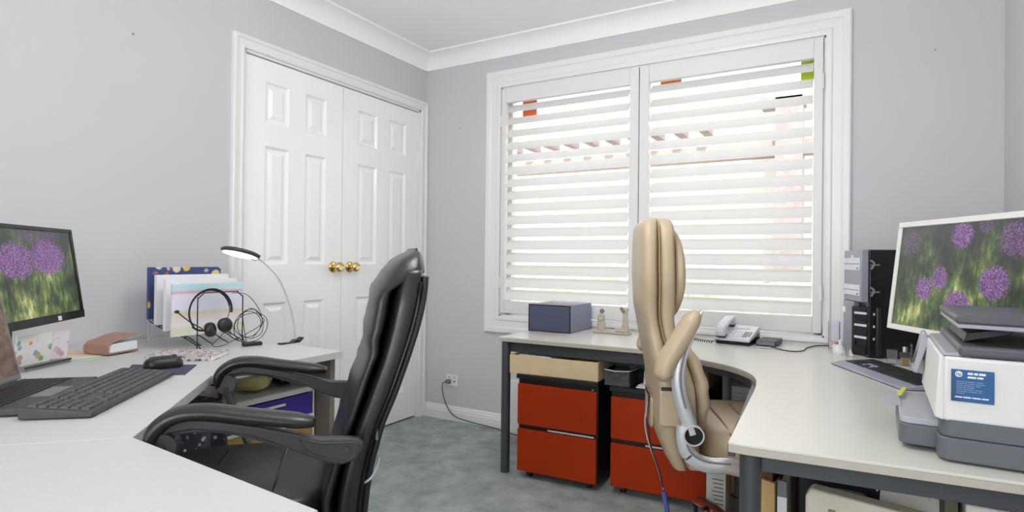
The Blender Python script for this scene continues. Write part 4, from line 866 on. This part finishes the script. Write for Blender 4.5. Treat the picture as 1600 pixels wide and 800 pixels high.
lumpy((.68, -1.925, .618), (.05, .04, .026), 5, mat('pink_tissue', srgb(222, 196, 196), .8), 'tissue_packet', 'pale pink tissue packet on the plastic drawer tower', 'packet')
M_tote = floral('patterned_tote_cloth', srgb(34, 34, 44), [srgb(214, 212, 222), srgb(120, 118, 140), srgb(190, 186, 190)], 48, .30)
tt = empty('tote_bag', (.80, -2.07, 0), R(10), 'black and white patterned tote bag standing under the left desk', 'bag')
rg = [srect(0, 0, a_, b_, z, 28, 3) for z, a_, b_ in ((0, .09, .05), (.05, .10, .055), (.3, .10, .05), (.5, .095, .045), (.60, .09, .035), (.63, .08, .025))]
MB().loft(rg).build('body', M_tote, tt); MB().tube([(-.05, .03, .60), (-.04, .035, .66), (.04, .035, .66), (.05, .03, .60)], .006, seg=8).build('handle', M_black, tt)
#PART4
# ------------------------------------------------------------------ printer
M_prw = mat('printer_white', srgb(222, 222, 220), .4, var=.01); M_prd = mat('printer_slate', srgb(92, 97, 103), .42, var=.03); M_prl = mat('printer_lid_grey', srgb(84, 84, 92), .38, var=.03)
M_prg = mat('printer_grey_trim', srgb(168, 168, 178), .38)
pn = empty('printer', (2.64, -1.708, RZ), R(-2), 'white and slate grey inkjet printer at the front corner of the right desk', 'printer')
PD, PW = .36, .41                                   # x depth, y width
MB().prism(rrect(0, PD, 0, PW, .022, 6), .004, .048).build('lower_base', M_prd, pn, bevel=.003)
MB().prism(rrect(.004, PD, .004, PW - .004, .02, 6), .048, .085).build('upper_base', M_prd, pn, bevel=.003)
bx('body', M_prw, (.008, PD - .004, .003, PW - .003, .080, .205), pn, .006, seg=3)
MB().prism([(-.006, .085), (.010, .080), (.010, .206), (.002, .206)], .004, PW - .03, 'y').build('front_door', M_prw, pn, bevel=.003)
MB().prism([(.008, .206), (.050, .206), (.050, .214), (.012, .211)], .01, PW - .02, 'y').build('front_ledge', M_prg, pn, bevel=.001)
MB().prism([(-.028, .120), (-.018, .116), (.006, .200), (.000, .218), (-.008, .215)], PW - .085, PW - .004, 'y').build('control_panel', M_prg, pn, bevel=.003)
bx('panel_screen', M_blackg, (-.030, -.027, PW - .07, PW - .02, .14, .18), pn, .0005, rot=(0, R(0), 0))
bx('scanner_lid', M_prl, (.032, PD, .004, PW - .004, .2065, .228), pn, .006, seg=3)
MB().prism([(.045, .229), (.11, .246), (.13, .258), (.085, .256), (.05, .248)], .06, PW - .06, 'y').build('paper_guide', M_black, pn, bevel=.002)
MB().prism([(.028, .270), (PD - .02, .266), (PD - .02, .281), (.034, .287), (.026, .283)], .006, PW - .05, 'y').build('feeder_tray', M_prl, pn, bevel=.004)
MB().prism([(.030, .261), (PD - .02, .256), (PD - .02, .2655), (.028, .2695)], .010, PW - .055, 'y').build('feeder_trim', M_prg, pn, bevel=.002)
bx('feeder_housing', M_black, (.19, PD - .01, .03, PW - .07, .2285, .258), pn, .006)
MB().prism(rrect(-.062, .03, .055, PW - .06, .020, 6), .010, .052).build('paper_tray', M_prd, pn, bevel=.003)
MB().prism(rrect(-.060, .02, .058, PW - .063, .018, 6), .0525, .066).build('tray_cover', M_prg, pn, bevel=.002)
bx('tray_flap', M_prg, (-.090, -.055, .16, PW - .10, .066, .069), pn, .001)
tag(MB().box(-.05, .05, -.005, .005, 0, .004).build('highlighter', mat('lime_plastic', srgb(196, 206, 70), .4), bevel=.001, loc=(2.60, -1.42, RZ + .0745), rot=(0, 0, R(80))), 'lime green strip lying on the printer tray', 'highlighter')
# sticker on the near side
st = MB().box(.020, .085, -.0008, .0028, .121, .182)
def stick_mat():
    t = NT('sticker_blue'); s_ = t.n('ShaderNodeSeparateXYZ'); t.l(t.coord(), s_.inputs[0])
    t.l(t.ramp(t.math('ADD', t.math('MULTIPLY', s_.outputs[0], 14), t.math('MULTIPLY', s_.outputs[2], 3)), [(.55, srgb(24, 44, 78)), (1.0, srgb(22, 88, 146)), ]), t.b.inputs['Base Color']); t.b.inputs['Roughness'].default_value = .35; return t.m
so = st.build('sticker', stick_mat(), pn); so['label'] = 'blue information sticker'
M_ink2 = mat('white_print', srgb(226, 232, 240), .5); M_ink3 = mat('pale_blue_print', srgb(130, 158, 190), .5)
MB().cyl((.0315, -.0006, .1735), (.0315, -.0014, .1735), .0058, seg=24).build('logo_disc', M_ink2, so)
text_mesh('hp', .0088, 'logo_letters', mat('sticker_navy', srgb(24, 52, 98), .5), so, (.0271, -.00145, .1716), (R(90), R(8), 0))
def bars(rows, m_):
    q = MB()
    for z, x0, words, h_ in rows:
        x = x0
        for w_ in words: q.box(x, x + w_, -.0013, -.0007, z, z + h_); x += w_ + .0016
    q.build('print_lines', m_, so)
bars([(.1735, .045, (.008, .006, .010), .0042), (.1668, .045, (.013, .009), .0036)], M_ink2)
bars([(.159, .028, (.012, .015, .010), .0013), (.1553, .028, (.016, .010, .014), .0013), (.1515, .028, (.010, .015, .009), .0013), (.1478, .028, (.014, .012), .0013), (.1440, .028, (.009, .016, .011), .0013), (.1402, .028, (.017, .013, .006), .0013), (.1365, .028, (.012,), .0013)], M_ink3)
bars([(.1285, .026, (.011, .012, .013, .010), .0024)], M_ink2)
# ------------------------------------------------------------------ wall socket and its cord
ol = empty('power_outlet', (.242, 0, .26), 0, 'white double power outlet low on the window wall', 'outlet')
MB().prism(rrect(-.046, .046, -.037, .037, .006), -.008, 0, 'y').build('plate', M_white, ol, bevel=.002)
for x in (-.022, .022): bx('switch', M_lgrey, (x - .006, x + .006, -.0105, -.007, .014, .026), ol, .001)
MB().cyl((.02, -.0075, -.006), (.02, -.009, -.006), .006, seg=14).build('socket_hole', M_dgrey, ol)
pl_ = empty('cord', (.222, -.012, .252), 0, 'dark power cord plugged into the outlet and trailing along the skirting', 'cord')
MB().prism(rrect(-.016, .016, -.014, .014, .006), -.022, .003, 'y').build('plug', M_mgrey, pl_, bevel=.003)
MB().tube([(-.008, -.022, 0), (-.030, -.03, -.012), (-.034, -.025, -.06), (-.018, -.018, -.13), (.02, -.014, -.19), (.075, -.014, -.222), (.20, -.016, -.236), (.38, -.02, -.246), (.6, -.08, -.2465), (.9, -.12, -.2465)], .003, seg=8).build('cable', M_dgrey, pl_)
# nail holes in the walls
M_spot = mat('wall_mark', srgb(150, 150, 152), .8)
for x, z, lab in ((2.806, 1.991, 'small grey nail mark on the window wall right of the window'), (.28, 1.913, 'small grey nail mark on the window wall by the corner')):
    tag(MB().cyl((x, .0, z), (x, -.002, z), .004, seg=10).build('nail_mark', M_spot), lab, 'nail')
tag(MB().cyl((0, -1.868, 1.944), (.003, -1.868, 1.944), .005, seg=10).build('nail_mark', M_spot), 'small grey nail mark on the left wall beside the closet', 'nail')
# ------------------------------------------------------------------ cable of the tan chair
cb_ = MB().tube([(-.112, -.10, .612), (-.112, -.085, .575), (-.116, -.10, .53), (-.110, -.09, .48), (-.100, -.08, .43), (-.075, -.09, .36), (-.06, -.085, .29)], .003, seg=7).build('power_cable', M_cable, tc)
MB().tube([(-.112, -.085, .60), (-.122, -.07, .52), (-.110, -.075, .45), (-.08, -.085, .37), (-.062, -.088, .30)], .002, seg=6).build('power_cable', M_lgrey, tc)
MB().cyl((-.06, -.085, .292), (-.045, -.085, .215), .008, seg=14).build('plug_connector', mat('blue_plastic', srgb(76, 88, 160), .4), tc)
MB().tube([(-.045, -.085, .217), (-.035, -.088, .15), (-.01, -.09, .06), (.03, -.10, .016), (.10, -.13, .012)], .0028, seg=7).build('power_cable', M_cable, tc)
